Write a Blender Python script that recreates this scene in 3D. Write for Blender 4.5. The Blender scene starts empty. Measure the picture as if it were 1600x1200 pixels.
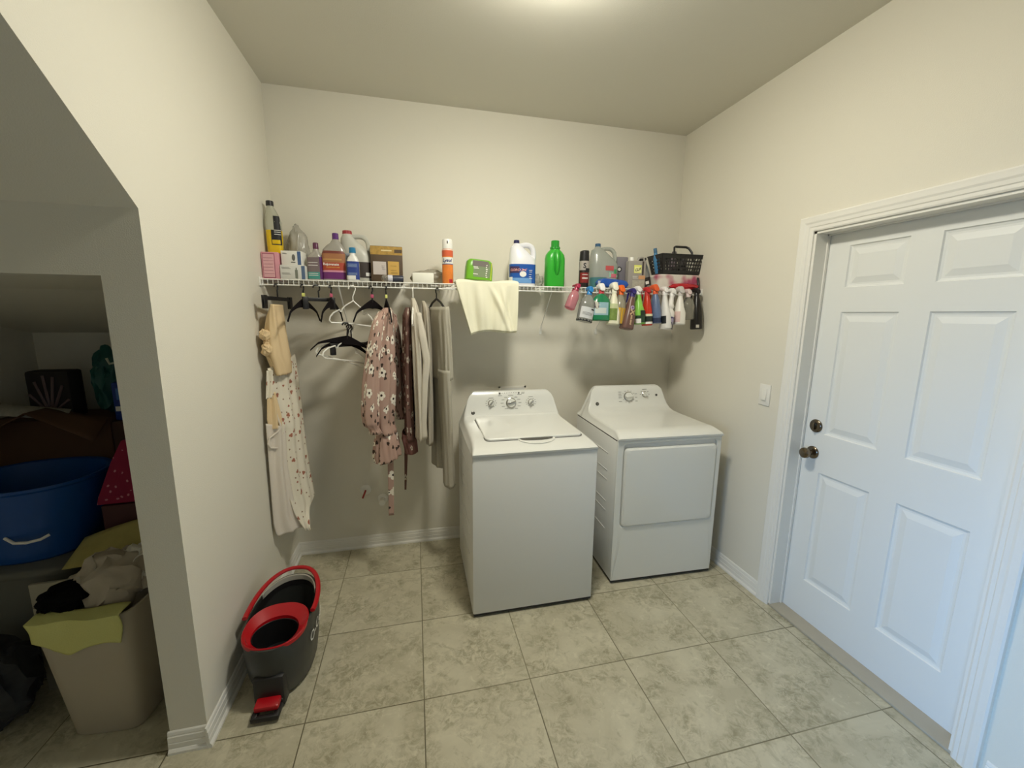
import bpy, bmesh, math, random
from mathutils import Vector, Matrix, noise
random.seed(7)
R = math.radians
sc = bpy.context.scene
col = sc.collection
PI = math.pi

# ------------------------------------------------------------------ camera
cd = bpy.data.cameras.new('camera'); cam = bpy.data.objects.new('camera', cd); col.objects.link(cam)
yaw, pit, rol, fpx = 0.2324, -0.166, 0.0104, 639.3
f = Vector((math.sin(yaw)*math.cos(pit), math.cos(yaw)*math.cos(pit), math.sin(pit)))
r0 = Vector((math.cos(yaw), -math.sin(yaw), 0)); u0 = r0.cross(f)
rr = math.cos(rol)*r0 + math.sin(rol)*u0; uu = -math.sin(rol)*r0 + math.cos(rol)*u0
M = Matrix((rr, uu, -f)).transposed().to_4x4(); M.translation = Vector((0.806, -2.8159, 1.6202))
cam.matrix_world = M
cd.sensor_width = 36; cd.lens = 36*fpx/1600; cd.clip_start = .02
sc.camera = cam
# ------------------------------------------------------------------ world, exposure, daylight
sc.view_settings.view_transform = 'Standard'; sc.view_settings.look = 'None'
sc.view_settings.gamma = 1; sc.view_settings.exposure = 0.0
w = bpy.data.worlds.new('world'); sc.world = w; w.use_nodes = True
w.node_tree.nodes['Background'].inputs[0].default_value = (.55, .70, 1, 1)
w.node_tree.nodes['Background'].inputs[1].default_value = 0.05
def area(name, loc, direction, sx, sy, power, color):
    l = bpy.data.lights.new(name, 'AREA'); l.shape = 'RECTANGLE'; l.size = sx; l.size_y = sy
    l.energy = power; l.color = color
    o = bpy.data.objects.new(name, l); col.objects.link(o); o.location = loc
    o.rotation_euler = Vector(direction).to_track_quat('-Z', 'Z').to_euler()
    return o
hl = area('daylight_from_hall_window', (-1.12, -3.55, 1.15), (3.85, 1.05, -.75), 0.9, 1.4, 13, (.24, .52, 1)); hl.data.spread = R(48)
area('daylight_from_front_window', (1.5, -4.95, 1.3), (0, 1, 0), 1.7, 1.5, 3.0, (.72, .86, 1))
LAMP = 122.0     # strength of the ceiling lamp's diffuser

# ------------------------------------------------------------------ materials
def mat(name, c, rough=.5, metal=0, trans=0, alpha=1, bump=0, bscale=200, spec=.5, noise_amt=0, nscale=8, coat=0, sub=0):
    m = bpy.data.materials.new(name); m.use_nodes = True; nt = m.node_tree; b = nt.nodes['Principled BSDF']
    b.inputs['Base Color'].default_value = (*c, 1); b.inputs['Roughness'].default_value = rough
    b.inputs['Metallic'].default_value = metal; b.inputs['Transmission Weight'].default_value = trans
    b.inputs['Alpha'].default_value = alpha; b.inputs['Specular IOR Level'].default_value = spec
    b.inputs['Coat Weight'].default_value = coat; b.inputs['Subsurface Weight'].default_value = sub
    if bump or noise_amt:
        tc = nt.nodes.new('ShaderNodeTexCoord')
    if bump:
        n = nt.nodes.new('ShaderNodeTexNoise'); n.inputs['Scale'].default_value = bscale; n.inputs['Detail'].default_value = 3
        bp = nt.nodes.new('ShaderNodeBump'); bp.inputs['Strength'].default_value = bump; bp.inputs['Distance'].default_value = .002
        nt.links.new(tc.outputs['Object'], n.inputs['Vector']); nt.links.new(n.outputs['Fac'], bp.inputs['Height']); nt.links.new(bp.outputs[0], b.inputs['Normal'])
    if noise_amt:
        n = nt.nodes.new('ShaderNodeTexNoise'); n.inputs['Scale'].default_value = nscale; n.inputs['Detail'].default_value = 4
        mx = nt.nodes.new('ShaderNodeMix'); mx.data_type = 'RGBA'
        mx.inputs[6].default_value = (*[v*(1-noise_amt) for v in c], 1); mx.inputs[7].default_value = (*[min(1, v*(1+noise_amt)) for v in c], 1)
        nt.links.new(tc.outputs['Object'], n.inputs['Vector']); nt.links.new(n.outputs['Fac'], mx.inputs[0]); nt.links.new(mx.outputs[2], b.inputs['Base Color'])
    return m
def srgb(r, g, b): return tuple(((v/255+.055)/1.055)**2.4 if v > 10 else v/255/12.92 for v in (r, g, b))
def Math(nt, op, a, b=None, c=None):
    n = nt.nodes.new('ShaderNodeMath'); n.operation = op
    for i, v in enumerate((a, b, c)):
        if v is None: continue
        if isinstance(v, (int, float)): n.inputs[i].default_value = v
        else: nt.links.new(v, n.inputs[i])
    return n.outputs[0]
def Mix(nt, fac, a, b):
    n = nt.nodes.new('ShaderNodeMix'); n.data_type = 'RGBA'
    for i, v in ((0, fac), (6, a), (7, b)):
        if isinstance(v, tuple): n.inputs[i].default_value = (*v, 1)
        elif isinstance(v, (int, float)): n.inputs[i].default_value = v
        else: nt.links.new(v, n.inputs[i])
    return n.outputs[2]
def floor_mat():
    m = bpy.data.materials.new('floor_tile'); m.use_nodes = True; nt = m.node_tree; b = nt.nodes['Principled BSDF']
    tc = nt.nodes.new('ShaderNodeTexCoord'); sx = nt.nodes.new('ShaderNodeSeparateXYZ'); nt.links.new(tc.outputs['Object'], sx.inputs[0])
    S = .4682
    u = Math(nt, 'DIVIDE', Math(nt, 'SUBTRACT', sx.outputs[0], .8005), S); v = Math(nt, 'DIVIDE', Math(nt, 'SUBTRACT', sx.outputs[1], -1.2748), S)
    du = Math(nt, 'ABSOLUTE', Math(nt, 'SUBTRACT', Math(nt, 'FRACT', Math(nt, 'ADD', u, .5)), .5))
    dv = Math(nt, 'ABSOLUTE', Math(nt, 'SUBTRACT', Math(nt, 'FRACT', Math(nt, 'ADD', v, .5)), .5))
    d = Math(nt, 'MINIMUM', du, dv); g = Math(nt, 'LESS_THAN', d, .0048)
    # per-tile offset of the stone pattern
    cu = Math(nt, 'FLOOR', u); cv = Math(nt, 'FLOOR', v)
    cb = nt.nodes.new('ShaderNodeCombineXYZ'); nt.links.new(cu, cb.inputs[0]); nt.links.new(cv, cb.inputs[1])
    wn = nt.nodes.new('ShaderNodeTexWhiteNoise'); nt.links.new(cb.outputs[0], wn.inputs['Vector'])
    vm = nt.nodes.new('ShaderNodeVectorMath'); vm.operation = 'MULTIPLY_ADD'; nt.links.new(wn.outputs['Color'], vm.inputs[0]); vm.inputs[1].default_value = (7, 7, 7); nt.links.new(tc.outputs['Object'], vm.inputs[2])
    def nz(scale, detail, dist=0, rough=.6):
        n = nt.nodes.new('ShaderNodeTexNoise'); n.inputs['Scale'].default_value = scale; n.inputs['Detail'].default_value = detail
        n.inputs['Distortion'].default_value = dist; n.inputs['Roughness'].default_value = rough; nt.links.new(vm.outputs[0], n.inputs['Vector']); return n.outputs['Fac']
    def ramp(fac, p0, p1):
        n = nt.nodes.new('ShaderNodeMapRange'); n.inputs[1].default_value = p0; n.inputs[2].default_value = p1; nt.links.new(fac, n.inputs[0]); return n.outputs[0]
    base = Mix(nt, ramp(nz(3.5, 4, .6), .35, .7), srgb(184, 177, 152), srgb(206, 199, 174))
    mask = ramp(nz(5.5, 4, .5), .42, .60); fine = ramp(nz(30, 7, .8, .75), .42, .60)
    base = Mix(nt, Math(nt, 'MULTIPLY', Math(nt, 'MULTIPLY', mask, fine), .80), base, srgb(142, 135, 108))
    base = Mix(nt, Math(nt, 'MULTIPLY', ramp(nz(12, 6, 1.3, .7), .56, .64), .42), base, srgb(148, 142, 114))
    base = Mix(nt, Math(nt, 'MULTIPLY', ramp(nz(18, 6, 1.0, .7), .56, .68), .55), base, srgb(218, 212, 188))
    hi = nt.nodes.new('ShaderNodeTexNoise'); hi.inputs['Scale'].default_value = 1.1; nt.links.new(tc.outputs['Object'], hi.inputs['Vector'])
    gv = ramp(hi.outputs['Fac'], .35, .6)
    grout = Mix(nt, gv, srgb(92, 84, 62), srgb(138, 132, 106))
    cc = Mix(nt, g, base, grout); nt.links.new(cc, b.inputs['Base Color'])
    b.inputs['Roughness'].default_value = .42
    h = Math(nt, 'MULTIPLY', Math(nt, 'MINIMUM', d, .012), 30)
    bp = nt.nodes.new('ShaderNodeBump'); bp.inputs['Strength'].default_value = .5; bp.inputs['Distance'].default_value = .004; nt.links.new(h, bp.inputs['Height']); nt.links.new(bp.outputs[0], b.inputs['Normal'])
    return m
def flower_mat(name, base, petal, core, scale, rad, prob, petals=5, leaf=None, stretch=0, base2=None, cluster=False):
    """cloth with small printed flowers, placed on the cloth's own UVs (metres)"""
    m = bpy.data.materials.new(name); m.use_nodes = True; nt = m.node_tree; b = nt.nodes['Principled BSDF']
    uv = nt.nodes.new('ShaderNodeUVMap')
    def layer(cur, scale, rad, prob, pcol, ccol, off, petals):
        mp = nt.nodes.new('ShaderNodeMapping'); mp.inputs['Location'].default_value = (off, off*1.7, 0); nt.links.new(uv.outputs[0], mp.inputs[0])
        vo = nt.nodes.new('ShaderNodeTexVoronoi'); vo.voronoi_dimensions = '2D'; vo.inputs['Scale'].default_value = scale; nt.links.new(mp.outputs[0], vo.inputs['Vector'])
        sb = nt.nodes.new('ShaderNodeVectorMath'); sb.operation = 'MULTIPLY_ADD'; nt.links.new(vo.outputs['Position'], sb.inputs[0]); sb.inputs[1].default_value = (-1, -1, 0)
        nt.links.new(mp.outputs[0], sb.inputs[2])
        xs = nt.nodes.new('ShaderNodeSeparateXYZ'); nt.links.new(sb.outputs[0], xs.inputs[0])
        hs = nt.nodes.new('ShaderNodeSeparateColor'); nt.links.new(vo.outputs['Color'], hs.inputs[0])
        ang = Math(nt, 'ADD', Math(nt, 'ARCTAN2', xs.outputs[1], xs.outputs[0]), Math(nt, 'MULTIPLY', hs.outputs[1], 6.28))
        r = Math(nt, 'SQRT', Math(nt, 'ADD', Math(nt, 'POWER', xs.outputs[0], 2), Math(nt, 'POWER', xs.outputs[1], 2)))
        lim = Math(nt, 'MULTIPLY', Math(nt, 'ADD', .62, Math(nt, 'MULTIPLY', Math(nt, 'ABSOLUTE', Math(nt, 'COSINE', Math(nt, 'MULTIPLY', ang, petals/2))), .38)), rad)
        on = Math(nt, 'LESS_THAN', hs.outputs[0], prob)
        if cluster:
            cn_ = nt.nodes.new('ShaderNodeTexNoise'); cn_.inputs['Scale'].default_value = 4.5; cn_.inputs['Detail'].default_value = 0; nt.links.new(vo.outputs['Position'], cn_.inputs['Vector'])
            on = Math(nt, 'MULTIPLY', on, Math(nt, 'GREATER_THAN', cn_.outputs['Fac'], .47))
        a = Math(nt, 'MULTIPLY', Math(nt, 'LESS_THAN', r, lim), on)
        cur = Mix(nt, a, cur, pcol)
        k = Math(nt, 'MULTIPLY', Math(nt, 'LESS_THAN', r, rad*.24), on)
        return Mix(nt, k, cur, ccol)
    cur = base
    if base2:
        n = nt.nodes.new('ShaderNodeTexNoise'); n.inputs['Scale'].default_value = 9; nt.links.new(uv.outputs[0], n.inputs['Vector'])
        cur = Mix(nt, n.outputs['Fac'], base, base2)
    if leaf: cur = layer(cur, scale*1.7, rad*.42, prob*.8, leaf, leaf, 3.3, 3)
    cur = layer(cur, scale*1.35, rad*.55, prob*.7, petal, core, 7.7, petals)
    cur = layer(cur, scale, rad, prob, petal, core, 0, petals)
    nt.links.new(cur, b.inputs['Base Color']); b.inputs['Roughness'].default_value = .9; b.inputs['Specular IOR Level'].default_value = .15
    return m

WALLC = srgb(227, 222, 207)
m_wall = mat('wall_paint', WALLC, .75, bump=.35, bscale=260, spec=.25)
m_ceil = mat('ceiling_paint', srgb(220, 216, 202), .85, bump=.3, bscale=200, spec=.2)
m_trim = mat('white_trim_paint', srgb(236, 233, 224), .38)
m_door = mat('white_door_paint', srgb(232, 232, 226), .42)
m_floor = floor_mat()
m_app = mat('white_enamel', srgb(232, 232, 226), .22, coat=.2)
m_appside = mat('white_appliance_side', srgb(228, 228, 224), .32)
m_dark = mat('dark_gap', (.015, .015, .015), .6)
m_print = mat('grey_print', srgb(105, 103, 98), .5)
m_chrome = mat('chrome', srgb(190, 188, 182), .18, 1)
m_bronze = mat('dark_nickel', srgb(120, 108, 92), .22, 1)
m_wire = mat('white_vinyl_wire', srgb(240, 239, 232), .35)
m_blackpl = mat('black_plastic', (.012, .011, .012), .42)
m_flock = mat('black_velvet', (.01, .008, .009), .9, spec=.1)
m_whitepl = mat('white_plastic', srgb(240, 238, 230), .3)
m_pinktag = mat('pink_tag', srgb(205, 95, 125), .6); m_yeltag = mat('yellow_tag', srgb(225, 228, 130), .6)
m_red = mat('red_plastic', srgb(176, 14, 26), .3)
m_dgrey = mat('charcoal_plastic', srgb(50, 52, 50), .36)
def pl(name, c, rough=.35, **k): return mat(name, srgb(*c), rough, **k)
def clear(name, c, rough=.12, tr=.85): return mat(name, srgb(*c), rough, trans=tr)

# ------------------------------------------------------------------ mesh helpers
class MB:
    def __init__(s): s.b = bmesh.new(); s.uv = None
    def box(s, x0, x1, y0, y1, z0, z1, bev=0, mtx=None, seg=2):
        r = bmesh.ops.create_cube(s.b, size=1); vs = r['verts']
        bmesh.ops.scale(s.b, vec=(abs(x1-x0), abs(y1-y0), abs(z1-z0)), verts=vs)
        bmesh.ops.translate(s.b, vec=((x0+x1)/2, (y0+y1)/2, (z0+z1)/2), verts=vs)
        if bev:
            es = list({e for v in vs for e in v.link_edges})
            q = bmesh.ops.bevel(s.b, geom=es, offset=bev, segments=seg, affect='EDGES', profile=.5); vs = list({v for fc in q['faces'] for v in fc.verts} | {v for v in vs if v.is_valid})
        if mtx: bmesh.ops.transform(s.b, matrix=mtx, verts=[v for v in vs if v.is_valid])
        return s
    def rings(s, rs, cap0=True, cap1=True, closed=True, loop=False):
        L = [[s.b.verts.new(p) for p in r] for r in rs]; n = len(L[0])
        seq = list(zip(L, L[1:])) + ([(L[-1], L[0])] if loop else [])
        for a, c in seq:
            for i in range(n if closed else n-1):
                j = (i+1) % n
                try: s.b.faces.new((a[i], a[j], c[j], c[i]))
                except ValueError: pass
        if not loop and closed:
            if cap0: s.b.faces.new(list(reversed(L[0])))
            if cap1: s.b.faces.new(L[-1])
        return s
    def loft(s, prof, seg=24, n=2.0, cx=0, cy=0, cap0=True, cap1=True):
        """prof: (z, rx, ry[, exponent[, dx, dy]])"""
        rs = []
        for q in prof:
            z, rx, ry = q[:3]; e = q[3] if len(q) > 3 else n; dx = q[4] if len(q) > 4 else 0; dy = q[5] if len(q) > 5 else 0
            r = []
            for i in range(seg):
                t = 2*PI*i/seg; c, sn = math.cos(t), math.sin(t)
                r.append((cx+dx+rx*math.copysign(abs(c)**(2/e), c), cy+dy+ry*math.copysign(abs(sn)**(2/e), sn), z))
            rs.append(r)
        return s.rings(rs, cap0, cap1)
    def cyl(s, p0, p1, r, seg=16, r1=None):
        return s.tube([p0, p1], r, seg, radii=[r, r if r1 is None else r1])
    def tube(s, pts, r, seg=8, radii=None, loop=False, sq=1.0, up=None):
        P = [Vector(p) for p in pts]; rs = []; prev = None; n = len(P)
        for i, p in enumerate(P):
            if loop: t = (P[(i+1) % n]-P[i-1])
            else: t = (P[min(i+1, n-1)]-P[max(i-1, 0)])
            t.normalize()
            if up is not None:
                a = Vector(up).cross(t)
                if a.length < 1e-4: a = Vector((1, 0, 0)).cross(t)
                a.normalize()
            elif prev is None:
                a = t.orthogonal().normalized()
            else:
                a = (prev-t*prev.dot(t)); a = a.normalized() if a.length > 1e-6 else t.orthogonal().normalized()
            prev = a; c = t.cross(a); k = radii[i] if radii else r
            rs.append([p + a*math.cos(2*PI*j/seg)*k + c*math.sin(2*PI*j/seg)*k*sq for j in range(seg)])
        return s.rings(rs, loop=loop)
    def prism(s, poly, axis, a, c):
        """polygon given in the two other axes, extruded along axis from a to c"""
        def P(q, v):
            return {'x': (v, q[0], q[1]), 'y': (q[0], v, q[1]), 'z': (q[0], q[1], v)}[axis]
        A = [s.b.verts.new(P(q, a)) for q in poly]; B = [s.b.verts.new(P(q, c)) for q in poly]; n = len(poly)
        s.b.faces.new(list(reversed(A))); s.b.faces.new(B)
        for i in range(n): s.b.faces.new((A[i], A[(i+1) % n], B[(i+1) % n], B[i]))
        return s
    def grid(s, fn, nu, nv, uvf=None):
        V = [[s.b.verts.new(fn(i/nu, j/nv)) for i in range(nu+1)] for j in range(nv+1)]
        L = s.b.loops.layers.uv.verify()
        for j in range(nv):
            for i in range(nu):
                fc = s.b.faces.new((V[j][i], V[j][i+1], V[j+1][i+1], V[j+1][i]))
                if uvf:
                    for lp, (a, c) in zip(fc.loops, ((i, j), (i+1, j), (i+1, j+1), (i, j+1))): lp[L].uv = uvf(a/nu, c/nv)
        return s
    def sphere(s, c, rx, ry=None, rz=None, u=16, v=10):
        r = bmesh.ops.create_uvsphere(s.b, u_segments=u, v_segments=v, radius=1)
        bmesh.ops.scale(s.b, vec=(rx, ry or rx, rz or rx), verts=r['verts']); bmesh.ops.translate(s.b, vec=c, verts=r['verts']); return s
    def xf(s, mtx): bmesh.ops.transform(s.b, matrix=mtx, verts=s.b.verts); return s
    def done(s, name, m, parent=None, smooth=True, ang=35, solid=0, subd=0, keepn=False):
        if not keepn: bmesh.ops.recalc_face_normals(s.b, faces=s.b.faces)
        me = bpy.data.meshes.new(name); s.b.to_mesh(me); s.b.free()
        me.materials.append(m)
        if smooth:
            for p in me.polygons: p.use_smooth = True
            me.set_sharp_from_angle(angle=R(ang))
        o = bpy.data.objects.new(name, me); col.objects.link(o)
        if parent: o.parent = parent
        if solid:
            k = o.modifiers.new('thickness', 'SOLIDIFY'); k.thickness = solid; k.offset = 0
        if subd:
            k = o.modifiers.new('smooth', 'SUBSURF'); k.levels = subd; k.render_levels = subd
        return o
def thing(name, label, cat, loc=(0, 0, 0), rot=(0, 0, 0), group=None):
    o = bpy.data.objects.new(name, None); col.objects.link(o); o.location = loc; o.rotation_euler = rot; o.empty_display_size = .05
    return tag(o, label, cat, group)
GROUPS = {'spray_bottle': 'spray bottles hooked on the shelf rail', 'velvet_hanger': 'clothes hangers on the wire shelf', 'clip_hanger': 'clothes hangers on the wire shelf', 'tubular_hanger': 'clothes hangers on the wire shelf', 'basket_bottle': 'bottles in the black basket', 'knit_shirt': 'knit shirts on the shelf rail', 'storage_bin': 'storage bins in the closet', 'pipe_stub': 'pipe fittings low on the back wall'}
def tag(o, label, cat, group=None):
    o['label'] = label; o['category'] = cat
    group = group or GROUPS.get(o.name.split('.')[0])
    if group: o['group'] = group
    return o
def struct(o): o['kind'] = 'structure'; return o
def T(x=0, y=0, z=0, rx=0, ry=0, rz=0):
    return Matrix.Translation((x, y, z)) @ Matrix.Rotation(R(rz), 4, 'Z') @ Matrix.Rotation(R(ry), 4, 'Y') @ Matrix.Rotation(R(rx), 4, 'X')
def text(s, size, m, parent, place, name='lettering', shear=0, bold=0, sx=1, depth=.0004):
    """flat lettering: place(u, v) -> point, u to the right from the middle, v up"""
    cu = bpy.data.curves.new('t', 'FONT'); cu.body = s; cu.size = size; cu.align_x = 'CENTER'; cu.align_y = 'CENTER'; cu.shear = shear; cu.offset = bold; cu.resolution_u = 2
    ob = bpy.data.objects.new('t', cu); col.objects.link(ob)
    dg = bpy.context.evaluated_depsgraph_get(); me = bpy.data.meshes.new_from_object(ob.evaluated_get(dg))
    bpy.data.objects.remove(ob); bpy.data.curves.remove(cu)
    me.name = name
    bm = bmesh.new(); bm.from_mesh(me)
    bmesh.ops.triangulate(bm, faces=bm.faces)
    if size > .02: bmesh.ops.subdivide_edges(bm, edges=[e for e in bm.edges if e.calc_length() > .012], cuts=1)
    for v in bm.verts: v.co = place(v.co.x*sx, v.co.y)
    bm.to_mesh(me); bm.free(); me.materials.clear(); me.materials.append(m)
    o = bpy.data.objects.new(name, me); col.objects.link(o); o.parent = parent; return o
def flat(x0, y, z0, M4=None):   # lettering on a plane facing the room (-y)
    def p(u, v):
        q = Vector((x0+u, y, z0+v)); return M4 @ q if M4 else q
    return p
def band(rx, ry, zc, e=2.0, off=.0008, ang0=-90, k=1.0, cx=0, cy=0):   # lettering wrapped on a body's front
    def p(u, v):
        t = R(ang0)+u/((rx+ry)/2)*k; c, sn = math.cos(t), math.sin(t)
        return Vector((cx+(rx+off)*math.copysign(abs(c)**(2/e), c), cy+(ry+off)*math.copysign(abs(sn)**(2/e), sn), zc+v))
    return p
def patch(rx, ry, z0, z1, a0, a1, m, parent, e=2.0, off=.0006, name='label_patch', cx=0, cy=0, r1=None):
    """a printed patch following a body; r1 = (rx, ry) at the top if it tapers"""
    rx1, ry1 = r1 or (rx, ry)
    def fn(u, v):
        t = R(a0+(a1-a0)*u); c, sn = math.cos(t), math.sin(t); X = rx+(rx1-rx)*v+off; Y = ry+(ry1-ry)*v+off
        return (cx+X*math.copysign(abs(c)**(2/e), c), cy+Y*math.copysign(abs(sn)**(2/e), sn), z0+(z1-z0)*v)
    return MB().grid(fn, 16, 4).done(name, m, parent)

# ------------------------------------------------------------------ the room
W, H, D, TH = 2.734, 2.90, 1.2805, .1204
YB = -5.0; XL = -1.25; RT = .16
struct(MB().box(XL-.15, W+RT+.1, YB-.15, .12, -.1, 0).done('floor', m_floor, smooth=False))
struct(MB().box(XL-.15, W+RT+.1, YB-.15, .12, H, H+.1).done('ceiling', m_ceil, smooth=False))
struct(MB().box(XL-.15, W+RT, 0, .12, 0, H).done('wall_back', m_wall, smooth=False))
SL = (2.218-1.929)/(1.653-1.283)
ytop = -D-(H-1.929)/SL
# left wall: solid from the back corner to the column, sloped stair opening in front of it
struct(MB().prism([(-.0, 0), (-D, 0), (-D, 1.929), (ytop, H), (0, H)], 'x', -TH, 0).done('wall_left', m_wall, smooth=False))
# closet wall facing the camera, header above the closet opening
struct(MB().prism([(XL, 1.7275), (-TH-.0001, 1.7275), (-TH-.0001, 1.929), (XL, 1.929)], 'y', -D, -D+.12).done('wall_closet', m_wall, smooth=False))
struct(MB().prism([(-D, 1.929), (ytop, H), (ytop+.12, H), (-D+.12, 1.929+.0)], 'x', XL, -TH).done('ceiling_stair', m_wall, smooth=False))
struct(MB().box(XL-.12, XL, YB, 0, 0, H).done('wall_hall', m_wall, smooth=False))
struct(MB().prism([(-D+.12, 1.7275), (-.9, 1.70), (0, 1.50), (0, 1.6), (-.9, 1.8), (-D+.12, 1.83)], 'x', XL, -TH).done('ceiling_closet', m_wall, smooth=False))
# wall behind the camera with a window opening
wf = MB(); wf.box(XL-.12, .6, YB-.12, YB, 0, H).box(2.4, W+RT, YB-.12, YB, 0, H).box(.6, 2.4, YB-.12, YB, 0, .5).box(.6, 2.4, YB-.12, YB, 2.15, H)
struct(wf.done('wall_front', m_wall, smooth=False))
wn = MB(); 
for a in ((.6, 2.4, .5, .56), (.6, 2.4, 2.09, 2.15), (.6, .66, .5, 2.15), (2.34, 2.4, .5, 2.15), (1.47, 1.53, .5, 2.15), (.6, 2.4, 1.3, 1.34)):
    wn.box(a[0], a[1], YB-.09, YB-.04, a[2], a[3])
struct(wn.done('window_1', m_trim, smooth=False))
# right wall with the door opening: y from DY1 to DY0
DY0, DY1, DH = -1.116, -1.116-.813, 2.03
wr = MB(); wr.box(W, W+RT, DY0+.02, .12, 0, H).box(W, W+RT, YB-.12, DY1-.02, 0, H).box(W, W+RT, DY1-.02, DY0+.02, DH+.02, H)
struct(wr.done('wall_right', m_wall, smooth=False))
# baseboards
def base(name, p0, p1, nrm, h=.088):
    (x0, y0), (x1, y1) = p0, p1; nx, ny = nrm
    prof = [(0, 0), (.018, 0), (.018, .010), (.013, .018), (.011, .020), (.011, .040), (.009, .043), (.010, .047), (.009, .066), (.006, .070), (.007, .074), (.005, .084), (.002, h), (0, h)]
    b = MB(); b.rings([[(x0+nx*o, y0+ny*o, z) for o, z in prof], [(x1+nx*o, y1+ny*o, z) for o, z in prof]])
    return struct(b.done(name, m_trim, smooth=False))
base('baseboard_back', (0, 0), (W, 0), (0, -1))
base('baseboard_left', (0, 0), (0, -D-.018), (1, 0))
base('baseboard_column', (.0, -D), (-TH-.006, -D), (0, -1))
base('baseboard_right', (W, 0), (W, -1.032), (-1, 0))
base('baseboard_right_front', (W, -2.03), (W, YB), (-1, 0))
base('baseboard_front', (XL, YB), (W, YB), (0, 1))
# door casing (moulded), jamb, threshold
cas = MB(); CW = .072
def casprof(s):     # distance out from opening, projection
    return [(0, 0), (0, .008), (.006, .011), (.018, .011), (.022, .014), (.036, .015), (.044, .018), (.058, .019), (.066, .020), (CW, .016), (CW, 0)]
pr = casprof(0)
y_in0, y_in1, zin = DY0+.012, DY1-.012, DH+.012
cas.rings([[(W-p, y_in0+o, 0) for o, p in pr], [(W-p, y_in0+o, zin+o) for o, p in pr], [(W-p, y_in1-o, zin+o) for o, p in pr], [(W-p, y_in1-o, 0) for o, p in pr]])
struct(cas.done('trim_1', m_trim, smooth=False))
jb = MB(); jb.box(W, W+.13, DY0, DY0+.02, 0, DH+.02).box(W, W+.13, DY1-.02, DY1, 0, DH+.02).box(W, W+.13, DY1-.02, DY0+.02, DH, DH+.02)
jb.box(W+.068, W+.08, DY0-.006, DY0, 0, DH).box(W+.068, W+.08, DY1-.0, DY1+.006, 0, DH).box(W+.068, W+.08, DY1, DY0, DH-.006, DH)
struct(jb.done('trim_2', m_trim, smooth=False))
m_thr = mat('threshold_stone', srgb(176, 168, 150), .4, noise_amt=.06, nscale=20)
struct(MB().box(W-.004, W+.13, DY1-.012, DY0+.012, 0, .012, .003).done('trim_3', m_thr))
# door slab
XD = W+.0834
def door():
    b = MB(); t = .035
    ys = [0, .105, .352, .462, .708, .813]; zs = [0, .217, .827, 1.030, 1.645, 1.760, 1.955, 2.02]
    pan = {(1, 1), (1, 3), (1, 5), (3, 1), (3, 3), (3, 5)}
    P = lambda y, z, d: b.b.verts.new((XD+d, DY0-y, .008+z))
    for i in range(5):
        for j in range(7):
            a, c, e, g = ys[i], ys[i+1], zs[j], zs[j+1]
            loops = [(0, 0)]
            if (i, j) in pan: loops = [(0, 0), (.004, .006), (.012, .0085), (.020, .0085), (.046, .0015), (.050, .0015)]
            prev = None
            for o, d in loops:
                cur = [P(a+o, e+o, d), P(c-o, e+o, d), P(c-o, g-o, d), P(a+o, g-o, d)]
                if prev:
                    for k in range(4): b.b.faces.new((prev[k], prev[(k+1) % 4], cur[(k+1) % 4], cur[k]))
                prev = cur
            b.b.faces.new(prev)
    bmesh.ops.remove_doubles(b.b, verts=b.b.verts, dist=.0004)
    b.box(XD+.012, XD+t, DY0-.813, DY0, .008, 2.028)
    for y0, y1, z0, z1 in ((0, .813, 0, 0), ):
        b.box(XD+.0005, XD+.02, DY0-.004, DY0, .008, 2.028).box(XD+.0005, XD+.02, DY0-.813, DY0-.809, .008, 2.028)
    return b.done('door_1', m_door, smooth=False)
dr = struct(door())
MB().box(XD+.002, XD+.03, DY1, DY0, .0115, .0085+.006).done('door_sweep', m_dark, dr, smooth=False)
def escut(y, z, r, name):
    return MB().rings([[(XD-x, y+rad*math.cos(2*PI*i/28), z+rad*math.sin(2*PI*i/28)) for i in range(28)] for x, rad in ((0, r), (.004, r), (.008, r*.9), (.010, r*.75))]).done(name, m_bronze, dr)
kn = escut(-1.177, .930, .033, 'door_knob')
MB().rings([[(XD-x, -1.177+rad*math.cos(2*PI*i/24), .93+rad*math.sin(2*PI*i/24)) for i in range(24)] for x, rad in ((.008, .013), (.025, .011), (.032, .016), (.040, .025), (.050, .028), (.060, .026), (.066, .016), (.067, .004))]).done('knob_ball', m_bronze, kn)
dbt = escut(-1.176, 1.072, .034, 'deadbolt')
MB().box(XD-.026, XD-.009, -1.181, -1.171, 1.053, 1.091, .003).done('thumb_turn', m_bronze, dbt)
MB().box(XD-.002, XD+.02, DY0-.001, DY0+.004, .90, .96).done('strike_plate', m_bronze, dr, smooth=False)
# dark strip lies in the door bottom, at the threshold

# light switch
sw = thing('light_switch', 'white rocker light switch on the right wall beside the door', 'light switch', (W, -.922, 1.19))
MB().box(-.006, 0, -.037, .037, -.06, .06, .0025).done('switch_plate', m_trim, sw)
MB().box(-.0075, -.005, -.0175, .0175, -.034, .034, .001).done('rocker_frame', m_trim, sw)
MB().box(-.011, -.006, -.0155, .0155, -.031, .031, .002, mtx=T(ry=4)).done('rocker', m_trim, sw)
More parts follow.
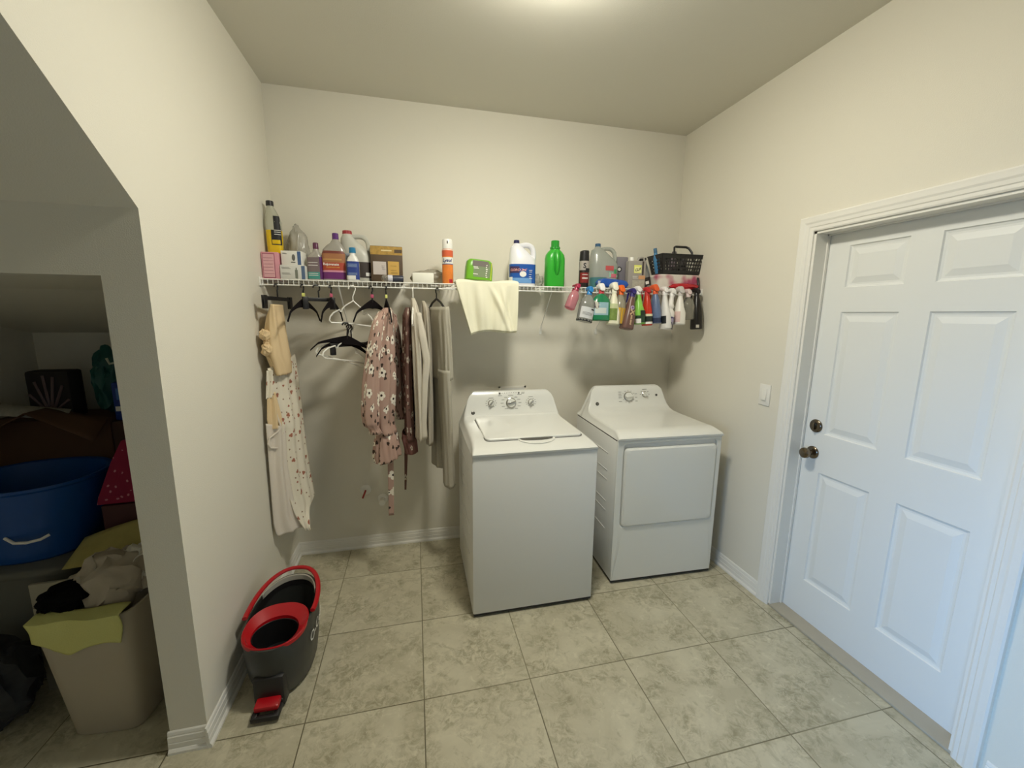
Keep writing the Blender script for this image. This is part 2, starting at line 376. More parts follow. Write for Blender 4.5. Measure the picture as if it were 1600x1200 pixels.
# ceiling lamp
la = thing('ceiling_light', 'round flush ceiling lamp, glowing above the laundry room', 'ceiling light', (1.335, -1.33, H))
m_em = bpy.data.materials.new('lamp_diffuser'); m_em.use_nodes = True
bb = m_em.node_tree.nodes['Principled BSDF']; bb.inputs['Base Color'].default_value = (.9, .9, .85, 1)
bb.inputs['Emission Color'].default_value = (1, .965, .84, 1); bb.inputs['Emission Strength'].default_value = LAMP
MB().loft([(-.0, .165, .165), (-.022, .165, .165), (-.03, .16, .16)], 40).done('lamp_base', m_trim, la)
MB().loft([(-.0305, .15, .15), (-.055, .149, .149), (-.072, .135, .135), (-.082, .10, .10), (-.087, .05, .05), (-.088, .004, .004)], 40).done('lamp_diffuser', m_em, la)

# wall fittings
def escutcheon(x, z, label, red):
    t = thing('pipe_stub', label, 'pipe fitting', (x, 0, z), (0, 0, 0))
    MB().rings([[(rad*math.cos(2*PI*i/28), -y, rad*math.sin(2*PI*i/28)) for i in range(28)] for y, rad in ((0, .036), (.004, .036), (.010, .030), (.014, .016))]).done('escutcheon', m_whitepl, t)
    if red:
        MB().cyl((0, -.012, .0), (0, -.05, -.006), .010).done('pipe', m_whitepl, t)
        MB().box(-.006, .006, -.060, -.045, -.042, .018, .003, mtx=T(ry=22)).done('valve_handle', pl('red_handle', (150, 40, 30)), t)
    else:
        MB().cyl((0, -.012, 0), (0, -.055, -.004), .017).done('pipe', m_whitepl, t)
        MB().cyl((0, -.05, -.004), (0, -.062, -.005), .021).done('cap', m_whitepl, t)
escutcheon(.445, .428, 'white wall pipe fitting with a red valve lever on the back wall', True)
escutcheon(.555, .352, 'white round capped pipe fitting low on the back wall, beside the red lever', False)
sb = thing('supply_box', 'white recessed washer supply box on the back wall behind the washer', 'outlet box', (1.475, 0, 1.02))
q = MB(); 
for a in ((-.1, .1, .088, .1), (-.1, .1, -.1, -.088), (-.1, -.088, -.1, .1), (.088, .1, -.1, .1)): q.box(a[0], a[1], -.003, 0, a[2], a[3])
q.done('box_frame', m_trim, sb, smooth=False)
MB().box(-.088, .088, -.002, -.0002, -.088, .088).done('box_back', m_appside, sb, smooth=False)

# ------------------------------------------------------------------ washer and dryer
def embossed_side(x, y0, y1, z0, z1, parent, sgn):
    b = MB()
    for zc, zd in ((.80, .0), (.66, .05), (.60, .05), (.46, .05), (.40, .05), (.28, .05)):
        if z0 < zc < z1:
            b.tube([(x, y0, zc), (x, y0+(y1-y0)*.45, zc), (x, y0+(y1-y0)*.55, zc+zd*.6), (x, y1, zc+zd*.6)], .0028, 6, sq=1)
    return b.done('side_rib', m_appside, parent)
def top_piece(wd, prof, bevel=.045, zb=.0):
    """prof: (y, z, half width) from the front lip to the top of the console and down its back"""
    rs = []
    hw0 = wd/2
    for y, z, hw, base in prof:
        r = []
        r.append((-hw0, y, base)); 
        for k in range(5):
            a = PI-(PI/2)*k/4; rr_ = min(.022, max(.002, (z-base)*.6)); 
            r.append((-hw+rr_+rr_*math.cos(a), y, z-rr_+rr_*math.sin(a)))
        for k in range(5):
            a = PI/2-(PI/2)*k/4; rr_ = min(.022, max(.002, (z-base)*.6))
            r.append((hw-rr_+rr_*math.cos(a), y, z-rr_+rr_*math.sin(a)))
        r.append((hw0, y, base)); rs.append(r)
    b = MB(); b.rings(rs, closed=True); return b
def console_face(x, h, parent, kind):
    pass
# local frames: x across from centre, y=0 at the front face, z from the floor
def washer():
    t = thing('washing_machine', 'white top-load washing machine with three control knobs, left of the dryer', 'washing machine', (1.411, -.853, 0), (0, 0, 0))
    wd = .686; hw = wd/2
    MB().box(-hw, hw, 0, .665, .022, .915, .008).done('cabinet', m_appside, t)
    for sx in (-1, 1):
        for y in (.06, .60): MB().cyl((sx*.28, y, 0), (sx*.28, y, .03), .022).done('leveling_foot', m_blackpl, t)
    MB().box(-hw+.004, hw-.004, .004, .66, .012, .0235).done('base_shade', m_dark, t, smooth=False)  # black slab stands in for the shade under the cabinet
    prof = [(-.004, .918, hw, .913), (-.006, .924, hw+.000, .913), (.004, .932, hw, .913), (.05, .945, hw-.006, .915), (.13, .957, hw-.012, .915), (.20, .962, hw-.014, .915), (.50, .968, hw-.016, .915),
            (.545, .972, hw-.018, .915), (.57, .985, hw-.022, .915), (.585, 1.01, hw-.028, .915), (.597, 1.05, hw-.040, .915), (.607, 1.09, hw-.050, .915), (.615, 1.112, hw-.062, .915), (.625, 1.126, hw-.075, .915), (.640, 1.131, hw-.082, .915), (.66, 1.128, hw-.082, .915), (.668, 1.11, hw-.07, .915), (.668, .92, hw-.01, .915)]
    top_piece(wd, prof).done('top_panel', m_app, t, ang=28)
    # lid
    def rr2(x0, x1, y0, y1, rad, zf, dz, n=6):
        out = []
        for cx, cy, a0 in ((x1-rad, y0+rad, -90), (x1-rad, y1-rad, 0), (x0+rad, y1-rad, 90), (x0+rad, y0+rad, 180)):
            for k in range(n+1):
                a = R(a0+90*k/n); x, y = cx+rad*math.cos(a), cy+rad*math.sin(a); out.append((x, y, zf(y)+dz))
        return out
    zf = lambda y: .957+(y-.13)*.028 if y > .13 else .957-(.13-y)*.13
    MB().rings([rr2(-.258, .302, .108, .552, .03, zf, .0005), rr2(-.258, .302, .108, .552, .03, zf, .0022)]).done('lid_gap', m_print, t, smooth=False)
    MB().rings([rr2(-.254, .298, .112, .548, .03, zf, .001), rr2(-.254, .298, .112, .548, .03, zf, .010), rr2(-.250, .294, .116, .544, .027, zf, .013), rr2(-.235, .28, .13, .53, .02, zf, .0125)]).done('lid', m_app, t)
    # scooped finger recess in front of the lid
    s = MB()
    def sc_(u, v):
        x = -.075+.205*u; k = math.sin(PI*u)**.5
        y = .112-.062*v*k; return (x, y, zf(y)+.0035-.0*v)
    s.grid(sc_, 24, 6).done('finger_recess', m_app, t)
    s = MB(); s.grid(lambda u, v: (-.066+.188*u, .1122-.027*v*math.sin(PI*u)**.4, zf(.1122-.027*v)+.0075+.0*v), 24, 3).done('recess_shade', mat('slot_shade_grey', srgb(84, 82, 76), .5), t)  # dark patch laid on the panel paints the shade in the finger slot
    s = MB(); s.tube([(-.075+.205*k/20, .112-.062*math.sin(PI*k/20)**.5, zf(.112-.062*math.sin(PI*k/20)**.5)+.0022) for k in range(21)], .0032, 6).done('recess_edge', m_app, t)
    # side ribs
    embossed_side(-hw, .62, .12, .1, .9, t, -1)
    # console face: y as a function of z
    def face(z):
        pts = [(.985, .57), (1.01, .585), (1.05, .597), (1.09, .607), (1.112, .615), (1.126, .625)]
        for (z0, y0), (z1, y1) in zip(pts, pts[1:]):
            if z <= z1: return y0+(y1-y0)*(z-z0)/(z1-z0)
        return .625
    def knob(x, z, r):
        k = Matrix.Translation((x, face(z), z)) @ Matrix.Rotation(R(-14), 4, 'X')
        kb = MB(); kb.rings([[(rad*math.cos(2*PI*i/28), -y, rad*math.sin(2*PI*i/28)) for i in range(28)] for y, rad in ((-.002, r), (.006, r), (.008, r*.86), (.006, r*.84))]); kb.xf(k); ring = kb.done('knob', m_chrome, t)
        kc = MB(); kc.rings([[(rad*math.cos(2*PI*i/28), -y, rad*math.sin(2*PI*i/28)) for i in range(28)] for y, rad in ((.004, r*.84), (.016, r*.8), (.018, r*.72))])
        kc.xf(k); kc.done('knob_cap', m_app, ring)
        kp = MB(); kp.box(-r*.78, r*.78, -.029, -.014, -r*.2, r*.2, .003, mtx=T(ry=random.choice((-12, -50, 45)))); kp.xf(k); kp.done('knob_pointer', m_chrome, ring)
    knob(-.137, 1.056, .021); knob(-.004, 1.053, .034); knob(.131, 1.054, .021)
    prs = [MB(), MB(), MB()]
    def mark(x, z, w_, h_=.0022):
        y = face(z)-.0008
        prs[0 if x < -.098 else (2 if x > .094 else 1)].box(x-w_/2, x+w_/2, y-.0006, y+.0004, z, z+h_)
    for a in range(-150, 160, 30):
        if abs(a) < 20: continue
        for cx, rr_, cz, wd_ in ((-.004, .052, 1.053, .020), (-.137, .033, 1.056, .008), (.131, .033, 1.054, .008)):
            mark(cx+rr_*math.sin(R(a)) + math.copysign(.008, math.sin(R(a)))*(rr_ > .05), cz+rr_*.8*math.cos(R(a)), wd_)
    for x in (-.137, .131): mark(x, 1.088, .03)
    mark(-.004, 1.101, .035); mark(-.075, 1.101, .026); mark(.055, 1.104, .03)
    for i in range(8): mark(-.06+i*.0155, 1.116, .005, .003)
    for i in range(2): mark(.078+i*.003, 1.112+i*.006, .022, .0018)
    prs[1].box(-.083, -.072, face(1.112)-.002, face(1.112), 1.110, 1.122).box(.046, .056, face(1.112)-.002, face(1.112), 1.111, 1.121)
    for q_ in prs: q_.done('control_print', m_print, t, smooth=False)
    kb = MB(); kb.rings([[(rad*math.cos(2*PI*i/24), -y, rad*math.sin(2*PI*i/24)) for i in range(24)] for y, rad in ((0, .0125), (.002, .0125), (.003, .011))]); kb.xf(T(-.258, .580, 1.0, rx=-20)); bd = kb.done('badge', mat('badge_grey', srgb(96, 94, 88), .3, .6), t)
    text('GE', .013, m_chrome, t, flat(0, -.0035, 0, T(-.258, .580, 1.0, rx=-20)), 'badge_lettering', shear=.3)
    return t
washer()
def dryer():
    t = thing('dryer', 'white front-load clothes dryer with square door, in the corner by the right wall', 'clothes dryer', (2.270, -.757, 0), (0, 0, R(-1.6)))
    wd = .686; hw = wd/2
    MB().box(-hw, hw, .012, .665, .022, .905, .006).done('cabinet', m_appside, t)
    # front panel with the door recess: four rails around the opening
    x0, x1, z0, z1 = -.302, .312, .372, .892
    def rrect(ax, bx, az, bz, rad, y, n=6):
        o = []
        for cx, cz, a0 in ((bx-rad, az+rad, -90), (bx-rad, bz-rad, 0), (ax+rad, bz-rad, 90), (ax+rad, az+rad, 180)):
            for k in range(n+1):
                a = R(a0+90*k/n); o.append((cx+rad*math.cos(a), y, cz+rad*math.sin(a)))
        return o
    fp = MB(); outer = rrect(-hw, hw, .022, .912, .004, .012); 
    fp.rings([outer, rrect(-hw, hw, .022, .912, .004, .003), rrect(-hw+.004, hw-.004, .026, .908, .004, 0), rrect(x0-.006, x1+.006, z0-.006, z1+.006, .03, 0), rrect(x0, x1, z0, z1, .026, .004), rrect(x0, x1, z0, z1, .026, .032)], cap0=False)
    fp.done('front_panel', m_app, t, ang=30)
    dd = MB(); 
    a, b_, c, d_ = x0+.006, x1-.004, z0+.004, z1-.028
    dd.rings([rrect(a, b_, c, d_, .022, .028), rrect(a, b_, c, d_, .022, .002), rrect(a+.002, b_-.002, c+.002, d_-.002, .021, -.004), rrect(a+.010, b_-.010, c+.010, d_-.010, .018, -.010), rrect(a+.03, b_-.03, c+.03, d_-.03, .012, -.0115)])
    dd.done('door', m_app, t, ang=30)
    MB().box(x0+.01, x1-.01, .015, .03, z1-.03, z1-.004).done('handle_recess', m_appside, t, smooth=False)
    MB().box(-hw+.004, hw-.004, .004, .66, .012, .0235).done('base_shade', m_dark, t, smooth=False)  # black slab painting the shade beneath the dryer
    for sx in (-1, 1):
        for y in (.06, .60): MB().cyl((sx*.28, y, 0), (sx*.28, y, .03), .022).done('leveling_foot', m_blackpl, t)
    MB().box(-hw+.003, hw-.003, .006, .66, .904, .914).done('top_seam', m_print, t, smooth=False)
    prof = [(-.010, .920, hw, .914), (-.012, .926, hw+.001, .914), (-.002, .936, hw, .914), (.04, .952, hw-.008, .914), (.07, .958, hw-.012, .914), (.10, .957, hw-.014, .914), (.40, .959, hw-.016, .914),
            (.475, .962, hw-.018, .914), (.52, .975, hw-.022, .914), (.545, 1.0, hw-.032, .914), (.560, 1.04, hw-.048, .914), (.572, 1.08, hw-.058, .914), (.582, 1.110, hw-.068, .914), (.592, 1.124, hw-.082, .914), (.607, 1.130, hw-.09, .914), (.625, 1.126, hw-.09, .914), (.634, 1.105, hw-.075, .914), (.64, .96, hw-.02, .914), (.66, .93, hw, .914)]
    top_piece(wd, prof).done('top_panel', m_app, t, ang=28)
    embossed_side(-hw, .62, .12, .1, .9, t, -1)
    def face(z):
        pts = [(1.0, .545), (1.04, .560), (1.08, .572), (1.11, .582), (1.126, .592)]
        for (z0_, y0), (z1_, y1) in zip(pts, pts[1:]):
            if z <= z1_: return y0+(y1-y0)*(z-z0_)/(z1_-z0_)
        return .592
    def knob(x, z, r, ang):
        k = Matrix.Translation((x, face(z), z)) @ Matrix.Rotation(R(-17), 4, 'X')
        kb = MB(); kb.rings([[(rad*math.cos(2*PI*i/28), -y, rad*math.sin(2*PI*i/28)) for i in range(28)] for y, rad in ((-.002, r), (.006, r), (.008, r*.86), (.006, r*.84))]); kb.xf(k); ring = kb.done('knob', m_chrome, t)
        kc = MB(); kc.rings([[(rad*math.cos(2*PI*i/28), -y, rad*math.sin(2*PI*i/28)) for i in range(28)] for y, rad in ((.004, r*.84), (.016, r*.8), (.018, r*.72))]); kc.xf(k); kc.done('knob_cap', m_app, ring)
        kp = MB(); kp.box(-r*.78, r*.78, -.03, -.014, -r*.2, r*.2, .003, mtx=T(ry=ang)); kp.xf(k); kp.done('knob_pointer', m_app, ring)
    knob(.003, 1.052, .036, -10); knob(.133, 1.064, .022, 60)
    prs = [MB(), MB()]
    def mark(x, z, w_, h_=.0022):
        y = face(z)-.0012; prs[0 if x < .088 else 1].box(x-w_/2, x+w_/2, y-.0006, y+.0004, z, z+h_)
    for z in (1.02, 1.045, 1.058, 1.07, 1.085): mark(-.062, z, .024)
    for z in (1.02, 1.045, 1.07): mark(.062, z, .018)
    for a_ in (-60, -30, 0, 30, 60, 120, 150, 180, 210, 240): mark(.003+.046*math.sin(R(a_)), 1.052+.042*math.cos(R(a_)), .005, .003)
    mark(.133, 1.099, .036)
    for a_ in (-90, -50, 50, 90): mark(.133+.034*math.sin(R(a_)), 1.064+.03*math.cos(R(a_)), .010)
    for q_ in prs: q_.done('control_print', m_print, t, smooth=False)
    for x, z, r, nm in ((-.240, 1.010, .0125, 'badge'), (.224, 1.058, .008, 'start_button')):
        kb = MB(); kb.rings([[(rad*math.cos(2*PI*i/24), -y, rad*math.sin(2*PI*i/24)) for i in range(24)] for y, rad in ((-.002, r), (.003, r), (.004, r*.9))]); kb.xf(T(x, face(z), z, rx=-18)); kb.done(nm, mat('badge_grey', srgb(90, 88, 82), .3, .6), t)
    text('GE', .013, m_chrome, t, flat(0, -.0045, 0, T(-.240, face(1.01), 1.010, rx=-18)), 'badge_lettering', shear=.3)
dryer()

# ------------------------------------------------------------------ wire shelf along the back wall
ZS, YF = 1.800, -.305
def shelf():
    t = thing('wire_shelf', 'long white vinyl-coated wire shelf running across the back wall', 'wire shelf', (0, 0, 0))
    b = MB()
    n = int(W/.0254)
    for i in range(n):
        x = .014+i*(W-.028)/(n-1)
        b.tube([(x, -.006, ZS), (x, YF+.002, ZS), (x, YF, ZS-.003), (x, YF, ZS-.028)], .0017, 5)
    b.done('wire_deck', m_wire, t)
    for y, z, r in ((-.008, ZS-.004, .0032), (-.155, ZS-.0035, .0032), (YF, ZS, .0033), (YF, ZS-.029, .0036)):
        MB().cyl((.004, y, z), (W-.004, y, z), r, 8).done('rail', m_wire, t)
    for x0, x1 in ((.0003, .006), (W-.006, W-.0003)):
        MB().box(x0, x1, YF-.016, YF+.045, ZS-.036, ZS+.012, .002).done('end_bracket', m_whitepl, t)
    for x in (.395, 1.655, 2.08):
        xw = x+(.0 if x < 1 else .02)
        bb_ = MB(); bb_.tube([(x, YF+.002, ZS-.026), (x, YF+.012, ZS-.034), (xw, -.012, 1.535), (xw, -.006, 1.515)], .0055, 8, sq=.5)
        bb_.done('support_brace', m_wire, t)
        MB().box(xw-.009, xw+.009, -.006, -.0003, 1.49, 1.53, .002).done('brace_foot', m_wire, t)
    for x in (1.10, 1.61, 1.74):
        MB().box(x-.004, x+.004, -.01, -.0002, ZS-.012, ZS+.010, .001).done('wall_clip', m_whitepl, t)
    return t
shelf()
ZT = ZS+.0022      # where things stand

# ------------------------------------------------------------------ things standing on the shelf
SH = 'supplies standing on the wire shelf'
m_milky = clear('milky_jug', (232, 232, 224), .35, .45)
def cap(z0, z1, r, m, t, cx=0, cy=0, ribs=True, name='cap', r1=None):
    r1 = r1 or r*.96
    b = MB(); n = 36; rs = []
    for z, q in ((z0, r), (z1-.002, r1), (z1, r1*.9)):
        rs.append([(cx+(q*(1 if (i % 2 or not ribs) else .95))*math.cos(2*PI*i/n), cy+(q*(1 if (i % 2 or not ribs) else .95))*math.sin(2*PI*i/n), z) for i in range(n)])
    b.rings(rs); return b.done(name, m, t)
def carton(name, label, cat, x0, x1, y0, y1, h, m, rz=0, z=None, group=None, bev=.002):
    cx, cy = (x0+x1)/2, (y0+y1)/2
    t = thing(name, label, cat, (cx, cy, ZT if z is None else z), (0, 0, R(rz)), group)
    MB().box(-(x1-x0)/2, (x1-x0)/2, -(y1-y0)/2, (y1-y0)/2, 0, h, bev).done('carton', m, t)
    return t
def panel(t, x0, x1, y, z0, z1, m, name='label_panel', M4=None, th=.0006):
    b = MB().box(x0, x1, y-th, y+.0002, z0, z1)
    if M4: b.xf(M4)
    return b.done(name, m, t, smooth=False)
def lines(t, x0, x1, y, zs, m, h=.0015, name='small_print'):
    b = MB()
    for i, z in enumerate(zs):
        b.box(x0+(0 if i % 3 else .002), x1-((i*7) % 4)*.002, y-.0011, y-.0003, z, z+h)
    return b.done(name, m, t, smooth=False)
m_ink = mat('black_ink', (.012, .012, .014), .6); m_white = mat('white_print', srgb(238, 236, 230), .55)
# tall oil bottle with yellow content, on the pink box
def oil():
    zb = ZT+.148
    t = thing('car_oil_bottle', 'tall clear bottle half full of yellow liquid with black cap, at shelf left end', 'bottle', (.052, -.165, zb), (0, 0, 0))
    mc = clear('clear_bottle_plastic', (222, 222, 205), .2, .6); my = mat('yellow_liquid', srgb(226, 190, 24), .25)
    MB().loft([(0, .034, .026, 3), (.004, .038, .030, 3), (.06, .040, .032, 3), (.125, .040, .032, 3)], 28).done('liquid', my, t)
    MB().loft([(.125, .040, .032, 3), (.17, .039, .031, 2.8), (.205, .034, .028, 2.4, -.004), (.232, .025, .023, 2.1, -.008), (.25, .018, .018, 2, -.011), (.262, .016, .016, 2, -.012)], 28).done('bottle_body', mc, t)
    cap(.255, .282, .0195, m_blackpl, t, cx=-.012)
    patch(.040, .032, .045, .125, -95, -15, m_ink, t, e=3, name='label'); patch(.040, .032, .125, .20, -85, -20, m_ink, t, e=3, r1=(.036, .029), name='label')
    for z in (.10, .112, .122): patch(.0405, .0325, z, z+.003, -85, -25, m_white, t, e=3, name='label_print')
    patch(.0405, .0325, .05, .072, -92, -40, my, t, e=3, off=.0012, name='label_emblem')
oil()
pb = carton('pink_box', 'small pink box with ruled lines at the left end of the shelf', 'box', .004, .088, -.262, -.12, .145, pl('pink_carton', (214, 150, 160), .6))
pf = pl('pink_face', (222, 172, 176), .6); pd = pl('magenta_edge', (150, 60, 90), .6)
panel(pb, -.036, .024, -.0712, .008, .138, pd); panel(pb, -.034, .021, -.0718, .012, .134, pf)
lines(pb, -.032, .019, -.0722, [.03, .047, .064, .081, .098, .113], pd, .0012)
wb = carton('white_box', 'white card box with a dark emblem, upper of two beside the pink box', 'box', .100, .205, -.245, -.15, .078, pl('white_card', (232, 230, 222), .6), rz=-4, z=ZT+.0805)
b_ = MB(); b_.sphere((.012, -.0485, .042), .009, .001, .018, 10, 8).box(-.002, .02, -.049, -.0478, .014, .019); b_.done('printed_emblem', m_print, wb)
panel(wb, .032, .050, -.0478, .003, .075, pl('blue_band', (70, 96, 140), .6)); lines(wb, -.045, -.02, -.048, [.06, .064], m_print)
wb2 = carton('white_box', 'white card box with a small printed bottle, lower of two beside the pink box', 'box', .094, .222, -.262, -.14, .08, pl('white_card_b', (218, 217, 210), .6), rz=-2)
panel(wb2, .012, .026, -.0612, .008, .055, pl('grey_bottle_print', (120, 124, 112), .6)); panel(wb2, .016, .022, -.0614, .055, .066, pl('grey_bottle_print2', (120, 124, 112), .6))
panel(wb2, .045, .063, -.0612, .003, .077, pl('blue_band2', (84, 104, 136), .6)); lines(wb2, -.055, -.01, -.0612, [.06, .066], m_print); lines(wb2, -.055, -.01, -.0612, [.03, .036], m_print)
def crumpled(name, label, cat, loc, rx, ry, rz_, m, amp=.25, seed=0, freq=9, flat0=True, part=None):
    b = MB(); r = bmesh.ops.create_icosphere(b.b, subdivisions=4, radius=1)
    for v in b.b.verts:
        n = noise.noise_vector(v.co*2.3+Vector((seed, seed*2, 1)))*amp + noise.noise_vector(v.co*6+Vector((seed, 3, 1)))*amp*.35
        v.co = v.co+n; v.co = Vector((v.co.x*rx, v.co.y*ry, max(0, (v.co.z+1)/2)*rz_ if flat0 else v.co.z*rz_))
    o = b.done(name, m, part, ang=60); o.location = loc
    if part is None: tag(o, label, cat)
    return o
m_bagp = clear('thin_grey_bag', (196, 192, 180), .25, .35)
crumpled('plastic_bag', 'crumpled translucent grey plastic bag behind the white boxes', 'bag', (.150, -.085, ZT), .065, .05, .31, m_bagp, .22, 3)
# purple-capped cleaners
def flatbottle(name, label, cat, x, y, w_, d_, h, capc, body, fill, fillh, rz=0, neckx=.0, capr=.015, caph=.03, group=None):
    t = thing(name, label, cat, (x, y, ZT), (0, 0, R(rz)), group)
    hb = h-caph
    MB().loft([(0, w_*.46, d_*.44, 3.2), (.005, w_*.5, d_*.5, 3.2), (hb*.62, w_*.5, d_*.5, 3.2), (hb*.74, w_*.46, d_*.47, 2.8, neckx*.2), (hb*.84, w_*.34, d_*.4, 2.4, neckx*.6), (hb*.9, w_*.22, d_*.34, 2.1, neckx*.9), (hb, capr*.85, capr*.85, 2, neckx)], 32).done('bottle_body', body, t)
    cap(hb-.004, h, capr, capc, t, cx=neckx)
    return t
m_pur = pl('purple_cap', (92, 40, 118)); m_pur2 = pl('plum_cap', (92, 34, 70)); m_cb = clear('clear_cleaner', (205, 200, 190), .2, .5)
o1 = flatbottle('cleaner_bottle', 'small clear bottle with plum cap and teal label foot, left of big purple-capped bottle', 'bottle', .262, -.205, .082, .05, .212, m_pur2, m_cb, None, 0, neckx=.008)
patch(.041, .025, .012, .075, -150, -62, pl('teal_print', (70, 150, 140), .5), o1, e=3.2); patch(.041, .025, .05, .13, -150, -62, pl('grey_mauve_print', (120, 104, 104), .5), o1, e=3.2, off=.001)
patch(.041, .025, .012, .135, -60, -20, pl('violet_print', (86, 26, 96), .5), o1, e=3.2); 
for z in (.085, .10, .03, .04): patch(.041, .025, z, z+.003, -130, -75, m_white, o1, e=3.2, off=.0016, name='label_print')
o2 = flatbottle('cleaner_bottle', 'large clear bottle with purple cap and orange to purple wood-cleaner label', 'bottle', .365, -.200, .132, .062, .270, m_pur, m_cb, None, 0, neckx=.012, capr=.0175)
ex = dict(e=3.2)
patch(.066, .031, .014, .052, -158, -28, pl('label_purple', (110, 40, 110), .5), o2, **ex); patch(.066, .031, .052, .062, -158, -28, pl('label_pinkline', (214, 150, 170), .5), o2, **ex)
patch(.066, .031, .062, .105, -158, -28, pl('label_red', (178, 72, 52), .5), o2, **ex); patch(.066, .031, .105, .155, -158, -28, pl('label_wood', (166, 112, 74), .5), o2, **ex)
patch(.066, .031, .155, .170, -150, -28, pl('label_wood_dark', (120, 58, 48), .5), o2, r1=(.060, .0295), **ex)
patch(.066, .031, .118, .126, -140, -60, pl('label_gold', (196, 150, 90), .5), o2, off=.0012, **ex)
text('Rejuvenate', .019, m_white, o2, flat(-.014, -.0325, .095), 'label_lettering', bold=.0004)
text('FLOOR RESTORER', .0088, pl('yellow_print', (240, 200, 90)), o2, flat(-.004, -.0325, .078), 'label_lettering')
MB().tube([(-.05, -.02, 0.0), (.05, -.02, 0.0)], .001).done('base_edge', m_print, o2)
# jug helper with a real looped handle
def jug(name, label, x, y, w_, d_, h, capc, body, rz=0, capr=.02, hx=1, caph=.018, neck=-.25, hz=(.66, .93), hr=.012, group=None):
    t = thing(name, label, 'jug', (x, y, ZT), (0, 0, R(rz)), group)
    nx = neck*w_*hx
    MB().loft([(0, w_*.46, d_*.46, 3), (.006, w_*.5, d_*.5, 3), (h*.52, w_*.5, d_*.5, 3), (h*.62, w_*.465, d_*.46, 2.6, nx*.10), (h*.72, w_*.37, d_*.41, 2.3, nx*.48), (h*.85, w_*.235, d_*.3, 2.1, nx*.95), (h*.9, capr*1.15, capr*1.15, 2, nx), (h-caph, capr*.9, capr*.9, 2, nx)], 32).done('jug_body', body, t)
    cap(h-caph-.002, h, capr, capc, t, cx=nx)
    z0, z1 = h*hz[0], h*hz[1]
    p0, p1, p2, p3 = Vector((nx+hx*w_*.08, 0, z1-.020)), Vector((nx+hx*w_*.55, 0, z1+.012)), Vector((hx*w_*.50, 0, z0+.055)), Vector((hx*w_*.40, 0, h*.56))
    P = [p0*(1-k)**3+3*p1*k*(1-k)**2+3*p2*k*k*(1-k)+p3*k**3 for k in [i/14 for i in range(15)]]
    MB().tube(P, hr, 10, sq=1.15).done('handle', body, t)
    return t
mk = jug('plastic_jug', 'big milky white plastic jug with red cap and looped handle', .478, -.130, .170, .105, .300, pl('red_cap', (160, 44, 50)), mat('milky_white_plastic', srgb(214, 212, 200), .35, trans=.2), capr=.027, neck=-.27, hr=.013)
patch(.085, .0525, .03, .12, -170, -20, pl('jug_label_dark', (58, 48, 44), .5), mk, e=3); patch(.085, .0525, .12, .165, -170, -95, pl('jug_label_blue', (170, 178, 190), .5), mk, e=3)
patch(.085, .0525, .04, .06, -60, -30, m_white, mk, e=3, off=.0012)
bl = flatbottle('white_bottle', 'small white bottle with blue cap and blue wrap label, before the big jug', 'bottle', .470, -.240, .068, .05, .190, pl('teal_blue_cap', (30, 122, 168)), pl('gloss_white_body', (236, 234, 228)), None, 0, capr=.0185, caph=.026)
patch(.034, .025, .012, .112, -170, -10, pl('label_blue', (44, 66, 140), .45), bl, e=3.2)
for z, w0 in ((.095, -130), (.088, -128), (.081, -130), (.045, -125), (.038, -128)): patch(.034, .025, z, z+.003, w0, -60, pl('pale_blue_print', (150, 170, 200)), bl, e=3.2, off=.0014, name='label_print')
patch(.034, .025, .012, .034, -160, -75, m_white, bl, e=3.2, off=.0014, name='label_print')
# patterned carton
mcb = mat('dark_brown_carton', srgb(88, 70, 50), .6, noise_amt=.1, nscale=30)
ct = carton('brown_carton', 'brown and gold patterned carton with two panels, behind the fallen bottle', 'box', .560, .742, -.19, -.04, .215, mcb, rz=2)
gold = mat('gold_print', srgb(176, 140, 66), .6, noise_amt=.5, nscale=70)
panel(ct, -.091, .091, -.0752, .165, .213, gold); panel(ct, -.03, .03, -.0758, .186, .193, pl('cream_print', (228, 210, 160))); panel(ct, .045, .088, -.0758, .178, .197, mcb)
panel(ct, -.078, -.004, -.0754, .05, .125, pl('mauve_white_panel', (206, 196, 190), .6)); panel(ct, .006, .07, -.0754, .045, .128, pl('amber_panel', (206, 166, 84), .6))
lines(ct, -.03, -.008, -.0758, [.08, .09, .10], m_print); lines(ct, .02, .06, -.0758, [.06, .075, .1], gold, .004)
MB().box(.0908, .0916, -.074, .074, .002, .212).done('patterned_side', mat('leaf_pattern_side', srgb(160, 136, 84), .6, noise_amt=.6, nscale=60), ct, smooth=False)
# fallen bottle lying on its side
fb = thing('fallen_bottle', 'small dark blue bottle with clear rounded cap, lying on its side', 'bottle', (.69, -.268, ZT+.0215), (0, 0, R(8)))
MB().loft([(0, .017, .017), (.003, .021, .021), (.045, .0215, .0215), (.062, .020, .020)], 24).xf(T(.058, 0, 0, ry=-90)).done('bottle_body', pl('navy_plastic', (52, 56, 70), .4), fb)
MB().loft([(.0, .0215, .0215), (.022, .0215, .0215), (.026, .019, .019)], 24).xf(T(-.004, 0, 0, ry=-90)).done('white_collar', pl('lilac_white', (214, 212, 220), .4), fb)
MB().sphere((-.045, 0, 0), .022, .0205, .0205).done('clear_cap', clear('clear_cap_mat', (190, 184, 174), .08, .7), fb)
# white small box and clear bag behind it
wsb = carton('white_carton', 'low plain white box between the brown carton and the aerosol can', 'box', .802, .925, -.27, -.19, .062, pl('soap_white', (238, 236, 222), .55), rz=-3, bev=.004)
crumpled('plastic_bag', 'clear crumpled plastic bag lying behind the low white box', 'bag', (.905, -.10, ZT), .11, .06, .095, clear('clear_bag', (214, 208, 190), .2, .6), .25, 8)
